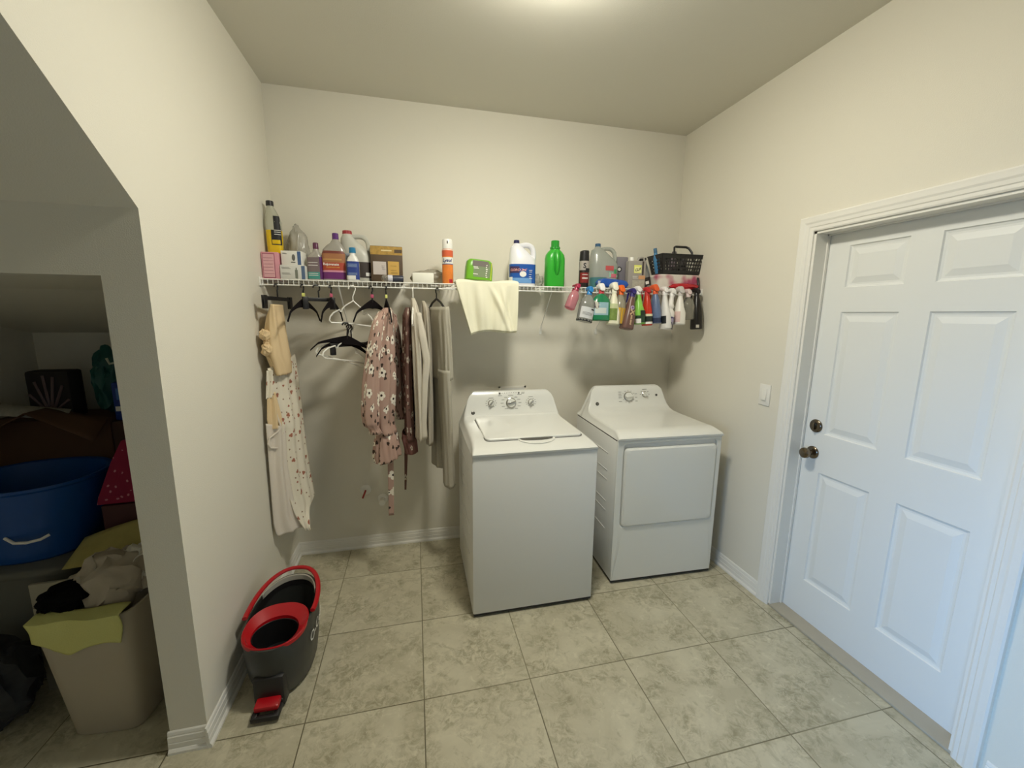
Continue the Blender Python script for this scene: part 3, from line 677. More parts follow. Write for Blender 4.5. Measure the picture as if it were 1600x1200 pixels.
# orange aerosol
ls = thing('aerosol_can', 'orange and white disinfectant aerosol can with a blue script name', 'spray can', (1.010, -.225, ZT))
MB().loft([(0, .030, .030), (.003, .033, .033), (.195, .033, .033), (.205, .031, .031), (.212, .028, .028)], 32).done('can', mat('orange_print', srgb(228, 130, 52), .35, noise_amt=.28, nscale=26), ls)
MB().loft([(.208, .0315, .0315), (.225, .0315, .0315), (.258, .0295, .0295), (.264, .026, .026), (.266, .015, .015)], 32).done('spray_cap', m_whitepl, ls)
MB().box(-.006, .002, -.0312, -.029, .236, .252).done('nozzle_slot', m_print, ls, smooth=False)
patch(.033, .033, .165, .197, -180, 0, pl('coral_print', (214, 96, 60), .4), ls); patch(.033, .033, .120, .158, -165, -15, m_white, ls)
patch(.033, .033, .116, .121, -165, -15, pl('blue_rule', (60, 80, 140), .4), ls); patch(.033, .033, .198, .207, -180, 0, pl('pale_rim', (236, 200, 180), .4), ls, r1=(.031, .031))
text('Lysol', .027, pl('lysol_blue', (34, 50, 110)), ls, band(.033, .033, .139, off=.0016, ang0=-101), 'label_lettering', shear=.25, bold=.0008)
patch(.033, .033, .010, .030, -80, -40, pl('crimson_spot', (196, 40, 60), .4), ls)
MB().box(.022, .030, .030, .040, .0, .18).done('barcode_strip', m_ink, ls, smooth=False)
# green wipes pack on a wire rack
gp = thing('wipes_pack', 'green soft pack of wipes above the hanging white towel', 'wipes pack', (1.205, -.165, ZT+.032), (0, R(4), R(5)))
def pillow(w_, d_, h, b=None, n=14):
    b = b or MB()
    def prof(u): return (1-abs(2*u-1)**5)**.4
    top = lambda u, v: (w_*(u-.5), d_*(v-.5), h/2+h/2*prof(u)*prof(v))
    bot = lambda u, v: (w_*(u-.5), d_*(v-.5), h/2-h/2*prof(u)*prof(v))
    b.grid(top, n, n); b.grid(bot, n, n); bmesh.ops.remove_doubles(b.b, verts=b.b.verts, dist=1e-5); return b
gm = pl('green_film', (112, 176, 44), .3)
MB().loft([(0, .080, .036, 4), (.006, .086, .042, 5), (.08, .085, .040, 5), (.115, .080, .036, 4), (.128, .066, .03, 3)], 40).done('pack', gm, gp)
patch(.085, .041, .020, .108, -100, -62, pl('grey_green_print', (126, 142, 110), .4), gp, e=5, off=.0015); patch(.085, .041, .010, .112, -56, -50, pl('lemon_print', (222, 214, 90), .4), gp, e=5, off=.002)
patch(.085, .041, .085, .118, -105, -75, pl('grey_cat_print', (120, 112, 108), .4), gp, e=5, off=.0024); lines(gp, .035, .047, -.043, [.02+i*.012 for i in range(7)], m_white, .006)
lines(gp, -.045, -.01, -.0425, [.07, .078, .035], m_white, .004)
rk = thing('small_wire_rack', 'small silver wire rack under the green wipes pack', 'wire rack', (1.185, -.16, ZT))
for y in (-.07, -.02, .03): MB().tube([(-.09, y, .0), (-.09, y, .025), (-.08, y, .030), (.08, y, .030), (.09, y, .025), (.09, y, 0)], .002, 6).done('rack_wire', m_chrome, rk)
# bleach jug
bj = jug('bleach_jug', 'white bleach jug with navy cap and blue front label', 1.492, -.165, .172, .115, .292, pl('navy_cap', (34, 34, 84)), pl('bleach_white', (232, 232, 236), .3), rz=-4, capr=.0185, neck=-.22, hr=.016)
patch(.086, .0575, .022, .140, -172, -8, pl('bleach_blue', (24, 84, 168), .4), bj, e=3)
patch(.086, .0575, .022, .055, -140, -62, pl('bleach_lightblue', (110, 160, 214), .4), bj, e=3, off=.0014)
patch(.086, .0575, .085, .125, -160, -100, pl('bleach_navy', (60, 40, 80), .4), bj, e=3, off=.0018)
patch(.086, .0575, .022, .060, -172, -135, m_white, bj, e=3, off=.0018)
text('CLOROX', .020, pl('salmon_print', (232, 170, 160)), bj, band(.086, .0575, .103, e=3, off=.003, ang0=-118), 'label_lettering', shear=.2, bold=.0005)
MB().rings([[(-.004+.022*k*math.cos(a*PI/8), -.0592-dz, .078+.018*k*math.sin(a*PI/8)) for a in range(16)] for k, dz in ((1, 0), (1, .001), (.2, .0012))]).done('splash_print', m_white, bj)
lines(bj, .035, .055, -.0590, [.05, .06, .075, .09, .10], m_white, .003)
crumpled('plastic_bag', 'small crumpled clear bag between the bleach jug and green bottle', 'bag', (1.610, -.13, ZT), .035, .035, .085, clear('clear_bag2', (200, 198, 186), .15, .5), .3, 5)
# green bottle
gb = thing('green_bottle', 'bright green detergent bottle with green cap and moulded front grip', 'bottle', (1.712, -.170, ZT), (0, 0, R(2)))
mg = mat('green_plastic', srgb(52, 176, 50), .3, trans=.08); mg2 = mat('green_plastic_cap', srgb(36, 150, 44), .3)
MB().loft([(0, .058, .040, 3.5), (.006, .063, .045, 3.5), (.09, .064, .046, 3.5), (.185, .064, .046, 3.2), (.21, .060, .043, 2.8), (.230, .046, .036, 2.4), (.243, .032, .030, 2), (.25, .030, .029, 2)], 36).done('bottle_body', mg, gb)
cap(.248, .262, .034, mg2, gb, name='spout_ring'); cap(.262, .300, .027, mg2, gb, r1=.0265)
MB().tube([(0, -.036, .232), (0, -.050, .20), (0, -.052, .15), (0, -.050, .10), (0, -.044, .082)], .010, 10, radii=[.008, .012, .011, .010, .006]).done('moulded_grip', mg, gb)
for sx in (-1, 1): MB().tube([(sx*.018, -.044, .222), (sx*.021, -.0475, .17), (sx*.016, -.0475, .11), (sx*.006, -.0465, .085)], .0035, 6).done('grip_groove', mg2, gb)
# black aerosol
ba = thing('aerosol_can', 'black aerosol can with silver and red print, right of the green bottle', 'spray can', (1.905, -.205, ZT))
MB().loft([(0, .030, .030), (.003, .033, .033), (.17, .033, .033), (.178, .030, .030)], 32).done('can', pl('black_can', (34, 26, 24), .3), ba)
MB().loft([(.176, .0325, .0325), (.215, .031, .031), (.236, .030, .030, 2, .0), (.242, .024, .024, 2, .004)], 32).done('spray_cap', m_blackpl, ba)
patch(.033, .033, .115, .174, -175, -5, pl('silver_print', (176, 168, 160), .35), ba); patch(.033, .033, .035, .10, -160, -15, mat('red_streak_print', srgb(130, 36, 34), .4, noise_amt=.5, nscale=80), ba)
text('S', .045, m_ink, ba, band(.033, .033, .142, off=.0016, ang0=-105), 'label_lettering', bold=.001); patch(.033, .033, .105, .128, -95, -30, m_ink, ba, off=.0014)
for z in (.066, .06, .085): patch(.033, .033, z, z+.003, -130, -60, m_white, ba, off=.0018, name='label_print')
# clear jug with green label
cj = jug('clear_jug', 'clear ridged jug with dark blue cap and green flower label', 2.060, -.165, .195, .12, .297, pl('steel_blue_cap', (40, 84, 120)), clear('clear_grey_jug', (206, 210, 202), .2, .55), capr=.0195, neck=-.23, hr=.012)
patch(.0975, .06, .002, .075, -178, -90, pl('teal_content', (70, 122, 124), .4), cj, e=3)
patch(.0975, .06, .078, .150, -85, -20, pl('mint_label', (150, 200, 170), .5), cj, e=3, r1=(.092, .058)); patch(.0975, .06, .120, .150, -92, -70, pl('red_stamp', (196, 84, 84), .5), cj, e=3, off=.002)
patch(.0975, .06, .075, .100, -80, -50, pl('pink_bloom', (214, 110, 124), .5), cj, e=3, off=.002); patch(.0975, .06, .10, .13, -66, -50, pl('leaf_print', (60, 160, 96), .5), cj, e=3, off=.0018)
# grey canister and CLR can
cn = thing('grey_canister', 'grey upright bottle with a round dark emblem behind the grey metal can', 'bottle', (2.215, -.11, ZT))
MB().box(-.045, .045, -.03, .03, 0, .225, .008).done('bottle_body', pl('mauve_grey', (136, 132, 140), .4), cn)
b_ = MB(); b_.rings([[(-.022+.018*math.cos(a*PI/10), -.0302-d_, .14+.018*math.sin(a*PI/10)) for a in range(20)] for d_ in (0, .001)]); b_.done('emblem', m_ink, cn)
b_ = MB(); b_.rings([[(-.022+.011*math.cos(a*PI/10), -.0314-d_, .14+.011*math.sin(a*PI/10)) for a in range(20)] for d_ in (0, .0006)]); b_.done('emblem_centre', m_white, cn)
cl = thing('cleaner_can', 'flat grey plastic cleaner jug with yellow label reading CLR', 'jug', (2.275, -.215, ZT), (0, 0, R(-6)))
MB().box(-.062, .062, -.028, .028, 0, .188, .007).done('jug_body', pl('taupe_grey', (158, 152, 144), .35), cl)
MB().tube([(.010, 0, .186), (.020, 0, .206), (.040, 0, .212), (.056, 0, .206), (.058, 0, .17)], .008, 10).done('handle', pl('taupe_grey2', (158, 152, 144), .35), cl)
cap(.188, .212, .015, m_whitepl, cl, cx=-.030)
panel(cl, -.022, .030, -.0284, .108, .160, pl('yellow_label', (232, 234, 120), .5)); panel(cl, -.018, .026, -.0288, .112, .148, pl('yellow_label2', (240, 238, 170), .5))
panel(cl, .034, .046, -.0284, .095, .185, pl('brown_strip', (72, 62, 58), .5)); panel(cl, .012, .058, -.0284, .068, .092, pl('peach_print', (206, 156, 110), .5)); panel(cl, -.03, .055, -.0283, .01, .06, mat('mixed_print', srgb(176, 172, 156), .5, noise_amt=.25, nscale=90))
text('CLR', .024, m_ink, cl, lambda u, v: Vector((.004+u, -.0294, .130+v+u*.25)), 'label_lettering', shear=.15, bold=.0012)
lines(cl, -.03, .01, -.0284, [.072, .08, .086], m_white, .002)
# pouch with black tip leaning behind the basket
po = thing('silver_pouch', 'grey squeeze pouch with a black tip, between the grey jug and the basket', 'pouch', (2.375, -.205, ZT+.002), (0, R(-14), R(10)))
MB().loft([(0, .022, .020), (.01, .036, .024), (.10, .040, .018), (.16, .030, .010), (.20, .022, .008)], 24).done('pouch_body', mat('silver_foil', srgb(150, 152, 150), .35, .3, noise_amt=.35, nscale=40), po)
MB().box(-.024, .024, -.010, .010, .196, .214, .004).done('tip', m_blackpl, po); patch(.038, .022, .02, .085, -150, -40, pl('black_scroll_print', (40, 38, 38), .5), po)
patch(.038, .022, .04, .06, -120, -80, m_white, po, off=.0016)
# blue wipes pack lying at the shelf edge
bp_ = thing('wipes_pack', 'blue soft pack of wipes lying at the shelf edge over the sprays', 'wipes pack', (2.080, -.262, ZT+.002), (R(0), R(3), R(4)))
pillow(.21, .085, .058).done('pack', mat('blue_film', srgb(28, 84, 176), .25, noise_amt=.3, nscale=18), bp_)
MB().grid(lambda u, v: (-.03+.07*u, -.0432+.01*v+.012*(u-.5)**2*2, .034+.014*v), 8, 2).done('white_print', m_white, bp_)
MB().box(-.125, -.108, -.042, -.040, -.0, .036).done('barcode_tab', mat('barcode_mat', srgb(180, 190, 205), .5, noise_amt=.4, nscale=300), bp_, smooth=False)
# black basket
def basket():
    z0 = ZT+.112
    t = thing('black_basket', 'black perforated plastic basket with an arched handle, at shelf right end', 'basket', (2.594, -.20, z0), (0, 0, R(0)))
    L0, L1, W0, W1, hh = .142, .170, .070, .092, .122
    def side(name, A, B, C, Dd, nx, nz):
        """perforated wall between bottom edge A-B and top edge D-C"""
        A, B, C, Dd = map(Vector, (A, B, C, Dd)); b = MB()
        P = lambda u, v: (A*(1-u)+B*u)*(1-v)+(Dd*(1-u)+C*u)*v
        us = []; mg_ = .05
        for i in range(nx):
            a = mg_+(1-2*mg_)*i/nx; us += [a+.2*(1-2*mg_)/nx, a+.8*(1-2*mg_)/nx]
        us = [0]+us+[1]; vs_ = []
        for j in range(nz):
            a = .12+.72*j/nz; vs_ += [a+.2*.72/nz, a+.8*.72/nz]
        vs_ = [0]+vs_+[1]
        V = {}
        for j, v in enumerate(vs_):
            for i, u in enumerate(us): V[i, j] = b.b.verts.new(P(u, v))
        for j in range(len(vs_)-1):
            for i in range(len(us)-1):
                if i % 2 == 1 and j % 2 == 1: continue
                b.b.faces.new((V[i, j], V[i+1, j], V[i+1, j+1], V[i, j+1]))
        return b.done(name, m_blackpl, t, smooth=False, solid=.0025)
    side('front_wall', (-L0, -W0, 0), (L0, -W0, 0), (L1, -W1, hh), (-L1, -W1, hh), 14, 4)
    side('rear_wall', (-L0, W0, 0), (L0, W0, 0), (L1, W1, hh), (-L1, W1, hh), 14, 4)
    side('end_wall', (-L0, -W0, 0), (-L0, W0, 0), (-L1, W1, hh), (-L1, -W1, hh), 6, 4)
    side('end_wall', (L0, -W0, 0), (L0, W0, 0), (L1, W1, hh), (L1, -W1, hh), 6, 4)
    MB().box(-L0, L0, -W0, W0, -.001, .002).done('basket_floor', m_blackpl, t, smooth=False)
    MB().tube([(-L1, -W1, hh), (L1, -W1, hh), (L1, W1, hh), (-L1, W1, hh)], .0045, 8, loop=True).done('rim', m_blackpl, t)
    for y in (-.008,):
        MB().tube([(-.075, y-.07, hh-.045), (-.068, y-.06, hh+.02), (-.056, y-.04, hh+.050), (-.04, y-.03, hh+.058), (.04, y-.03, hh+.058), (.056, y-.04, hh+.050), (.068, y-.06, hh+.02), (.075, y-.07, hh-.045)], .008, 10, sq=.8).done('carry_handle', m_blackpl, t)
basket()
for (x, y, c_, lb, hh_, rr_) in ((2.46, -.195, (70, 130, 176), 'light blue bottle leaning in the left side of the black basket', .17, .020), (2.585, -.17, (120, 104, 112), 'mauve grey bottle standing in the middle of the black basket', .155, .026), (2.64, -.20, (60, 56, 58), 'dark bottle in the right half of the black basket', .11, .03)):
    t = thing('basket_bottle', lb, 'bottle', (x, y, ZT+.116), (0, R(-12 if x < 2.5 else 3), 0))
    MB().loft([(0, rr_*.9, rr_*.9), (.004, rr_, rr_), (hh_*.6, rr_, rr_), (hh_*.78, rr_*.6, rr_*.6), (hh_*.84, rr_*.5, rr_*.5)], 20).done('bottle_body', pl('bb', c_), t)
    cap(hh_*.82, hh_, rr_*.6, pl('bbc', tuple(int(v*.8) for v in c_)), t)
# white and pink package under the basket
wp = thing('laundry_pack', 'white and pink soft package under the black basket', 'package', (2.590, -.195, ZT+.001), (0, 0, 0))
mpk = bpy.data.materials.new('white_to_pink_film'); mpk.use_nodes = True; nt = mpk.node_tree; tc = nt.nodes.new('ShaderNodeTexCoord'); nn = nt.nodes.new('ShaderNodeTexNoise'); nn.inputs['Scale'].default_value = 9; nt.links.new(tc.outputs['Object'], nn.inputs['Vector'])
mr = nt.nodes.new('ShaderNodeMapRange'); mr.inputs[1].default_value = .45; mr.inputs[2].default_value = .62; nt.links.new(nn.outputs['Fac'], mr.inputs[0]); nt.links.new(Mix(nt, mr.outputs[0], srgb(214, 206, 196), srgb(176, 70, 104)), nt.nodes['Principled BSDF'].inputs['Base Color']); nt.nodes['Principled BSDF'].inputs['Roughness'].default_value = .35
MB().loft([(0, .160, .075, 6), (.012, .172, .086, 6), (.09, .172, .086, 6), (.104, .160, .078, 6)], 48).done('pack', mpk, wp)
crumpled('red_bag', 'red and pink film bag end hanging over the shelf under the basket', 'bag', (2.60, -.296, ZT+.000), .11, .022, .045, pl('red_film', (186, 34, 44), .3), .2, 12)
bs = thing('black_strap', 'black strap hanging down at the right wall end of the shelf', 'strap', (2.712, -.285, ZT))
MB().tube([(0, .03, .10), (.002, .0, .08), (-.002, -.012, .04), (.002, -.016, 0), (-.006, -.018, -.04)], .008, 8, sq=.4).done('strap_band', m_blackpl, bs)

# ------------------------------------------------------------------ spray bottles hooked over the shelf's front rail
SG = 'spray bottles hooked on the shelf rail'
def spray(label, x, bodym, headm, L=.20, rx=.030, ry=.045, tilt=0, y=-.352, rz=0, collar=None, shape=0, headz=0, cat='spray bottle', trig=None, hscale=1.0):
    """origin at the neck; the body hangs down by its trigger, nozzle towards the wall"""
    rx *= 1.1
    t = thing('spray_bottle', label, cat, (x, y, ZS-.022+headz), (R(-4), R(tilt), R(rz)))
    n = 3 if shape == 1 else 2.4
    if shape == 0:      # shouldered bottle
        pr = [(-L, rx*.86, ry*.86, n), (-L+.006, rx, ry, n), (-L*.45, rx, ry, n), (-L*.27, rx*.88, ry*.82, 2.2), (-L*.14, rx*.55, ry*.45, 2), (-.012, .013, .013, 2), (0, .0125, .0125, 2)]
    elif shape == 1:    # slim waisted
        pr = [(-L, rx*.9, ry*.86, n), (-L+.006, rx, ry, n), (-L*.62, rx*.95, ry, n), (-L*.42, rx*.68, ry*.72, 2.4), (-L*.25, rx*.60, ry*.5, 2.2), (-.014, .013, .014, 2), (0, .0125, .0125, 2)]
    elif shape == 2:    # straight taper
        pr = [(-L, rx*.9, ry*.9, n), (-L+.006, rx, ry, n), (-L*.5, rx*.9, ry*.9, n), (-L*.2, rx*.66, ry*.6, 2.2), (-.01, .014, .015, 2), (0, .013, .013, 2)]
    else:               # ribbed neck
        pr = [(-L, rx*.9, ry*.9, n), (-L+.006, rx, ry, n), (-L*.62, rx, ry, n), (-L*.5, rx*.92, ry*.9, 2.4), (-L*.42, rx*.6, ry*.6, 2), (-L*.34, rx*.85, ry*.7, 2), (-L*.26, rx*.55, ry*.5, 2), (-.014, .014, .014, 2), (0, .0125, .0125, 2)]
    MB().loft(pr, 28).done('bottle_body', bodym, t)
    cap(-.014, .012, .0165, collar or headm, t, name='collar')
    k = hscale; hw = .0145*k
    secs = [(-.024, .004, .010, .7), (-.020, .002, .030, 1), (-.006, .006, .042*k, 1.05), (.020, .014, .044*k, 1), (.050, .020, .040*k, .85), (.075, .022, .036, .6)]
    rs = []
    for yy, zl, zh, s_ in secs:
        r = []
        for i in range(16):
            a = 2*PI*i/16; c, sn = math.cos(a), math.sin(a)
            r.append((hw*s_*math.copysign(abs(c)**.8, c), yy, (zl+zh)/2+(zh-zl)/2*math.copysign(abs(sn)**.8, sn)))
        rs.append(r)
    MB().rings(rs).done('spray_head', headm, t)
    MB().box(-.006, .006, .074, .084, .022, .036, .002).done('nozzle', trig or headm, t)
    MB().tube([(0, .056, .018), (0, .060, -.002), (0, .058, -.024), (0, .064, -.044)], .006, 8, radii=[.007, .006, .005, .004]).done('trigger', trig or headm, t)
    return t
def C(nm, c, r=.35, tr=0): return mat(nm, srgb(*c), r, trans=tr)
hw_ = C('white_head', (238, 236, 234)); 
s1 = spray('small clear pink spray bottle with crimson trigger head, leftmost of the hanging sprays', 1.800, C('clear_pink', (222, 150, 160), .15, .5), C('crimson_head', (170, 36, 76)), .135, .030, .030, 22, headz=.012, hscale=.8)
MB().loft([(-.137, .024, .024), (-.13, .026, .026)], 20).done('base_disc', C('pink_base', (224, 90, 120)), s1)
s2 = spray('clear grey spray bottle with bright blue head, second from the left', 1.888, C('clear_grey', (170, 172, 166), .12, .5), C('blue_head', (36, 130, 200)), .185, .046, .040, 12, headz=-.012, rz=0, trig=hw_)
patch(0.0506, .040, -.165, -.095, -150, -35, C('pale_label', (206, 208, 210), .5), s2, e=2.4); patch(0.0506, .040, -.11, -.101, -75, -45, m_ink, s2, e=2.4, off=.0016); 
for z in (-.13, -.137, -.144): patch(0.0506, .040, z, z+.0018, -130, -60, m_print, s2, e=2.4, off=.0014, name='label_print')
patch(0.0506, .040, -.184, -.172, -180, 180, m_ink, s2, e=2.4, off=.0004)
MB().grid(lambda u, v: (.03+.045*u+.02*v, -.03-.004*math.sin(3*u), -.045-.045*v-.01*u), 6, 6).done('hang_tag', C('tag_paper', (206, 202, 190), .6), s2, solid=.0006)
s3 = spray('green spray bottle with white head and red collar, third from the left', 1.968, C('clear_green', (40, 140, 92), .2, .25), hw_, .185, .058, .034, 1, collar=C('red_collar', (204, 60, 74)), headz=-.002, hscale=1.25)
patch(0.0638, .034, -.15, -.07, -150, -60, C('sky_print', (150, 186, 196), .5), s3, e=2.4); patch(0.0638, .034, -.105, -.07, -150, -112, C('dark_round', (60, 40, 56), .5), s3, e=2.4, off=.0016)
text('CLOROX', .010, m_white, s3, band(0.0638, .034, -.088, e=2.4, off=.003, ang0=-128), 'label_lettering')
patch(0.0638, .034, -.14, -.105, -140, -75, C('pale_print', (206, 214, 208), .5), s3, e=2.4, off=.0014)
s4 = spray('slim cream white spray bottle with leafy green label, fourth from the left', 2.058, C('cream_body', (236, 232, 206)), C('cream_head', (240, 238, 218)), .215, .034, .042, 3, shape=1, headz=.004, hscale=1.3)
patch(0.0374, .042, -.19, -.09, -170, -85, mat('leaf_label', srgb(120, 142, 70), .5, noise_amt=.5, nscale=70), s4, e=3); patch(0.0374, .042, -.115, -.085, -170, -85, C('pale_green_print', (200, 206, 160), .5), s4, e=3, off=.0014)
s5 = spray('clear spray bottle with yellow liquid and orange head', 2.112, C('clear_body5', (186, 180, 160), .15, .5), C('orange_head', (234, 104, 28)), .205, .034, .042, 6, y=-.340, headz=-.006, hscale=1.2)
patch(0.0374, .042, -.20, -.10, -180, 180, C('amber_liquid', (206, 160, 40), .3), s5, e=2.4)
s6 = spray('brown spray bottle with navy head and MAX lettering down its front', 2.178, C('brown_body', (108, 78, 70)), C('navy_head', (38, 22, 110)), .225, .036, .044, 11, shape=1, headz=-.018, y=-.368)
text('MAX', .046, C('tan_letters', (206, 176, 140)), s6, lambda u, v: Vector((.0+v*.9, -.0462+.35*abs(v), -.150+u)), 'label_lettering', bold=.002)
b_ = MB(); b_.rings([[(-.004+.013*math.cos(a*PI/10), -.038-d_, -.088+.013*math.sin(a*PI/10)) for a in range(20)] for d_ in (0, .003)]); b_.done('round_emblem', C('lilac', (190, 170, 200)), s6)
b_ = MB(); b_.rings([[(-.004+.007*math.cos(a*PI/10), -.0412-d_, -.088+.007*math.sin(a*PI/10)) for a in range(20)] for d_ in (0, .0006)]); b_.done('emblem_centre', C('violet_c', (110, 80, 130)), s6)
s7 = spray('lime green spray bottle with white head and dark green label foot', 2.232, C('lime_body', (138, 200, 84), .3), hw_, .205, .032, .042, -2, headz=-.002, shape=1, y=-.345)
patch(0.0352, .042, -.195, -.15, -165, -15, C('forest_print', (38, 66, 44), .5), s7, e=3); patch(0.0341, .042, -.15, -.118, -100, -15, C('forest_print2', (30, 50, 36), .5), s7, e=3, off=.0012)
patch(0.0352, .042, -.2, -.17, -165, -95, m_white, s7, e=3, off=.0016)
s8 = spray('red spray bottle with red head, white band and orange foot', 2.300, C('red_body', (200, 54, 34), .25), C('red_head', (190, 34, 40)), .210, .027, .040, -1, headz=-.006, shape=2, y=-.338)
patch(0.0303, .041, -.150, -.135, -180, 180, C('cream_band', (232, 226, 190)), s8, e=2.4); patch(0.0303, .041, -.185, -.15, -180, 180, C('dark_green_band', (40, 52, 44)), s8, e=2.4); patch(0.0303, .041, -.2, -.186, -180, 180, m_white, s8, e=2.4)
s9 = spray('slate blue spray bottle with orange head, behind the curved white one', 2.356, C('slate_body', (98, 116, 150), .3), C('orange_head2', (222, 92, 44)), .205, .028, .042, -2, headz=.004, shape=2, y=-.345, hscale=1.2)
patch(0.0308, .042, -.2, -.17, -180, 180, C('navy_band', (50, 60, 90)), s9, e=2.4)
s10 = spray('curved white spray bottle with a dark oval label at its side', 2.415, C('white_body', (232, 230, 226)), hw_, .235, .026, .046, -2, headz=-.002, shape=1, y=-.362)
patch(0.0286, .046, -.2, -.15, -178, -120, C('dark_oval', (34, 40, 44), .5), s10, e=3)
s11 = spray('ribbed white spray bottle with purple label bands, leaning', 2.478, C('white_body2', (234, 230, 224)), hw_, .232, .028, .042, 9, headz=-.010, shape=3, y=-.350)
patch(0.0308, .042, -.2, -.15, -180, 180, C('indigo_band', (62, 52, 110)), s11, e=2.4); patch(0.0308, .042, -.186, -.162, -150, -60, C('lilac_print', (170, 160, 190)), s11, e=2.4, off=.0014); patch(0.0308, .042, -.231, -.2, -180, 180, C('grey_foot', (112, 106, 112)), s11, e=2.4)
s12 = spray('plain white square-shouldered spray bottle, third from the right wall', 2.545, C('white_body3', (238, 234, 226)), C('pale_grey_head', (206, 200, 196)), .205, .033, .042, 3, headz=-.004, shape=1, y=-.345, hscale=1.2)
patch(0.0363, .042, -.19, -.12, -178, -110, C('blush_print', (226, 196, 190), .5), s12, e=3)
s13 = spray('clear glass-like spray bottle with white head, beside the black duster', 2.612, C('clear_body13', (200, 198, 188), .08, .8), C('soft_white_head', (226, 206, 204)), .165, .036, .038, -2, headz=-.010, y=-.335)
# black bottle at the right end
s14 = spray('black spray bottle with a cream label corner, rightmost beside the wall', 2.668, C('black_body', (22, 18, 16), .3), m_blackpl, .235, .032, .040, -1, headz=-.004, shape=2, y=-.348)
patch(0.0374, .040, -.225, -.205, -130, -95, C('cream_corner', (196, 190, 176)), s14, e=3)

# ------------------------------------------------------------------ white towel draped over the rail
m_towel = mat('cream_towel', srgb(244, 240, 214), .95, bump=.5, bscale=350, spec=.1)
def towel():
    """lies on the shelf, goes over the front rail and hangs down"""
    def fn(back, wob, off, botL, botR):
        def f_(u, v):
            # v: 0 on the shelf at the back, .3 at the rail, 1 bottom
            if v < .3:
                k = v/.3; y = -.13-(YF*-1-.13+.008)*k - 0; x = 1.05+.37*u+.02*math.sin(4*u+3*k)
                z = ZT+.006+off+.018*(math.sin(u*7+1)*.5+.5)*math.sin(PI*min(1, k*.9))*(1-k*.3)+.006
            else:
                k = (v-.3)/.7; xl = 1.045+(.09*k)*(1 if k > 0 else 0); xr = 1.432-.008*k
                x = xl+(xr-xl)*u; zb = botL+(botR-botL)*u+.012*math.sin(u*5)
                z = ZT+.006+off*.5-(ZT-zb)*k
                if k < .04: z = ZT+.008+off
                fold = .013*math.sin(u*19+k*2.0)*min(1, k*3)+.010*math.sin(u*8-k*4+.5)*k+.004*math.sin(u*41+k*5)*min(1, k*4)
                diag = .020*math.exp(-((u-.52-.30*k)/.045)**2)*min(1, k*2.5)+.012*math.exp(-((u-.70-.16*k)/.03)**2)*min(1, k*2.5)
                y = YF-.011-off-wob-fold*.6-diag
            return (x, y, z)
        return f_
    t = thing('towel', 'cream white towel draped over the shelf edge above the washer', 'towel', (0, 0, 0))
    MB().grid(fn(0, .004, .006, 1.500, 1.528), 60, 70).done('outer_layer', m_towel, t, solid=.004, subd=1, ang=80)
    MB().grid(fn(0, -.004, .0, 1.494, 1.520), 50, 60).done('under_layer', m_towel, t, solid=.003, ang=80)
towel()

# ------------------------------------------------------------------ hangers
ZR = ZS-.029+.0036   # top of the lower rail; hooks hang here
HG = 'clothes hangers on the wire shelf'
def hook_pts(r=.020, drop=.075):
    P = [Vector((.0, 0, -drop)), Vector((.0, 0, -drop*.55)), Vector((.004, 0, -.030))]
    for k in range(11):
        a = R(-25+ (215)*k/10); P.append(Vector((-r*.05+ .0 + r*math.cos(a)-.012, 0, -.012-.006+r*math.sin(a)-.0)))
    return P
def hanger_black(label, x, y0=-.305, rz=90, tagm=None, span=.20, z=None, tilt=0, m=None, group=None):
    """local: arms along x, hook opening sideways; origin on the rail where the hook rests"""
    m = m or m_flock
    t = thing('velvet_hanger', label, 'hanger', (x, y0, ZR if z is None else z), (0, R(tilt), R(rz)), group)
    r = .018
    P = [(0, 0, -.09), (0, 0, -.06), (.001, 0, -.045)]
    for k in range(10):
        a = R(-60+235*k/9); P.append((-.004+r*math.cos(a)*1.0-.006, 0, -r+.001+r*math.sin(a)+.0))
    MB().tube(P, .0042, 8, up=(0, 1, 0)).done('hook', m_blackpl if m is m_flock else m, t)
    b = MB(); th = .0035
    # shoulders: deep in the middle, thinning to drooping tips
    top = []; bot = []
    for i in range(25):
        u = -1+2*i/24; a = abs(u)
        zt = -.070-.088*a**1.15-.030*max(0, a-.82)/.18
        w_ = .040*(1-a)**2.2+.016-.004*a
        zb_ = zt-w_
        if a < .30: zb_ = min(zb_, -.106-.03*a)
        top.append((u*span, zt)); bot.append((u*span, zb_))
    V = []
    poly = top+list(reversed(bot))
    rings_ = []
    for (xa, za), (xb, zb_) in zip(top, bot):
        mz = (za+zb_)/2; rings_.append([(xa, -th, za-.002), (xa, 0, za), (xa, th, za-.002), (xa, th, zb_+.002), (xa, 0, zb_), (xa, -th, zb_+.002)])
    b.rings(rings_); b.done('shoulders', m, t)
    if tagm: MB().box(-.008, .008, -.0065, .0065, -.064, -.044, .002).done('size_tag', tagm, t)
    return t
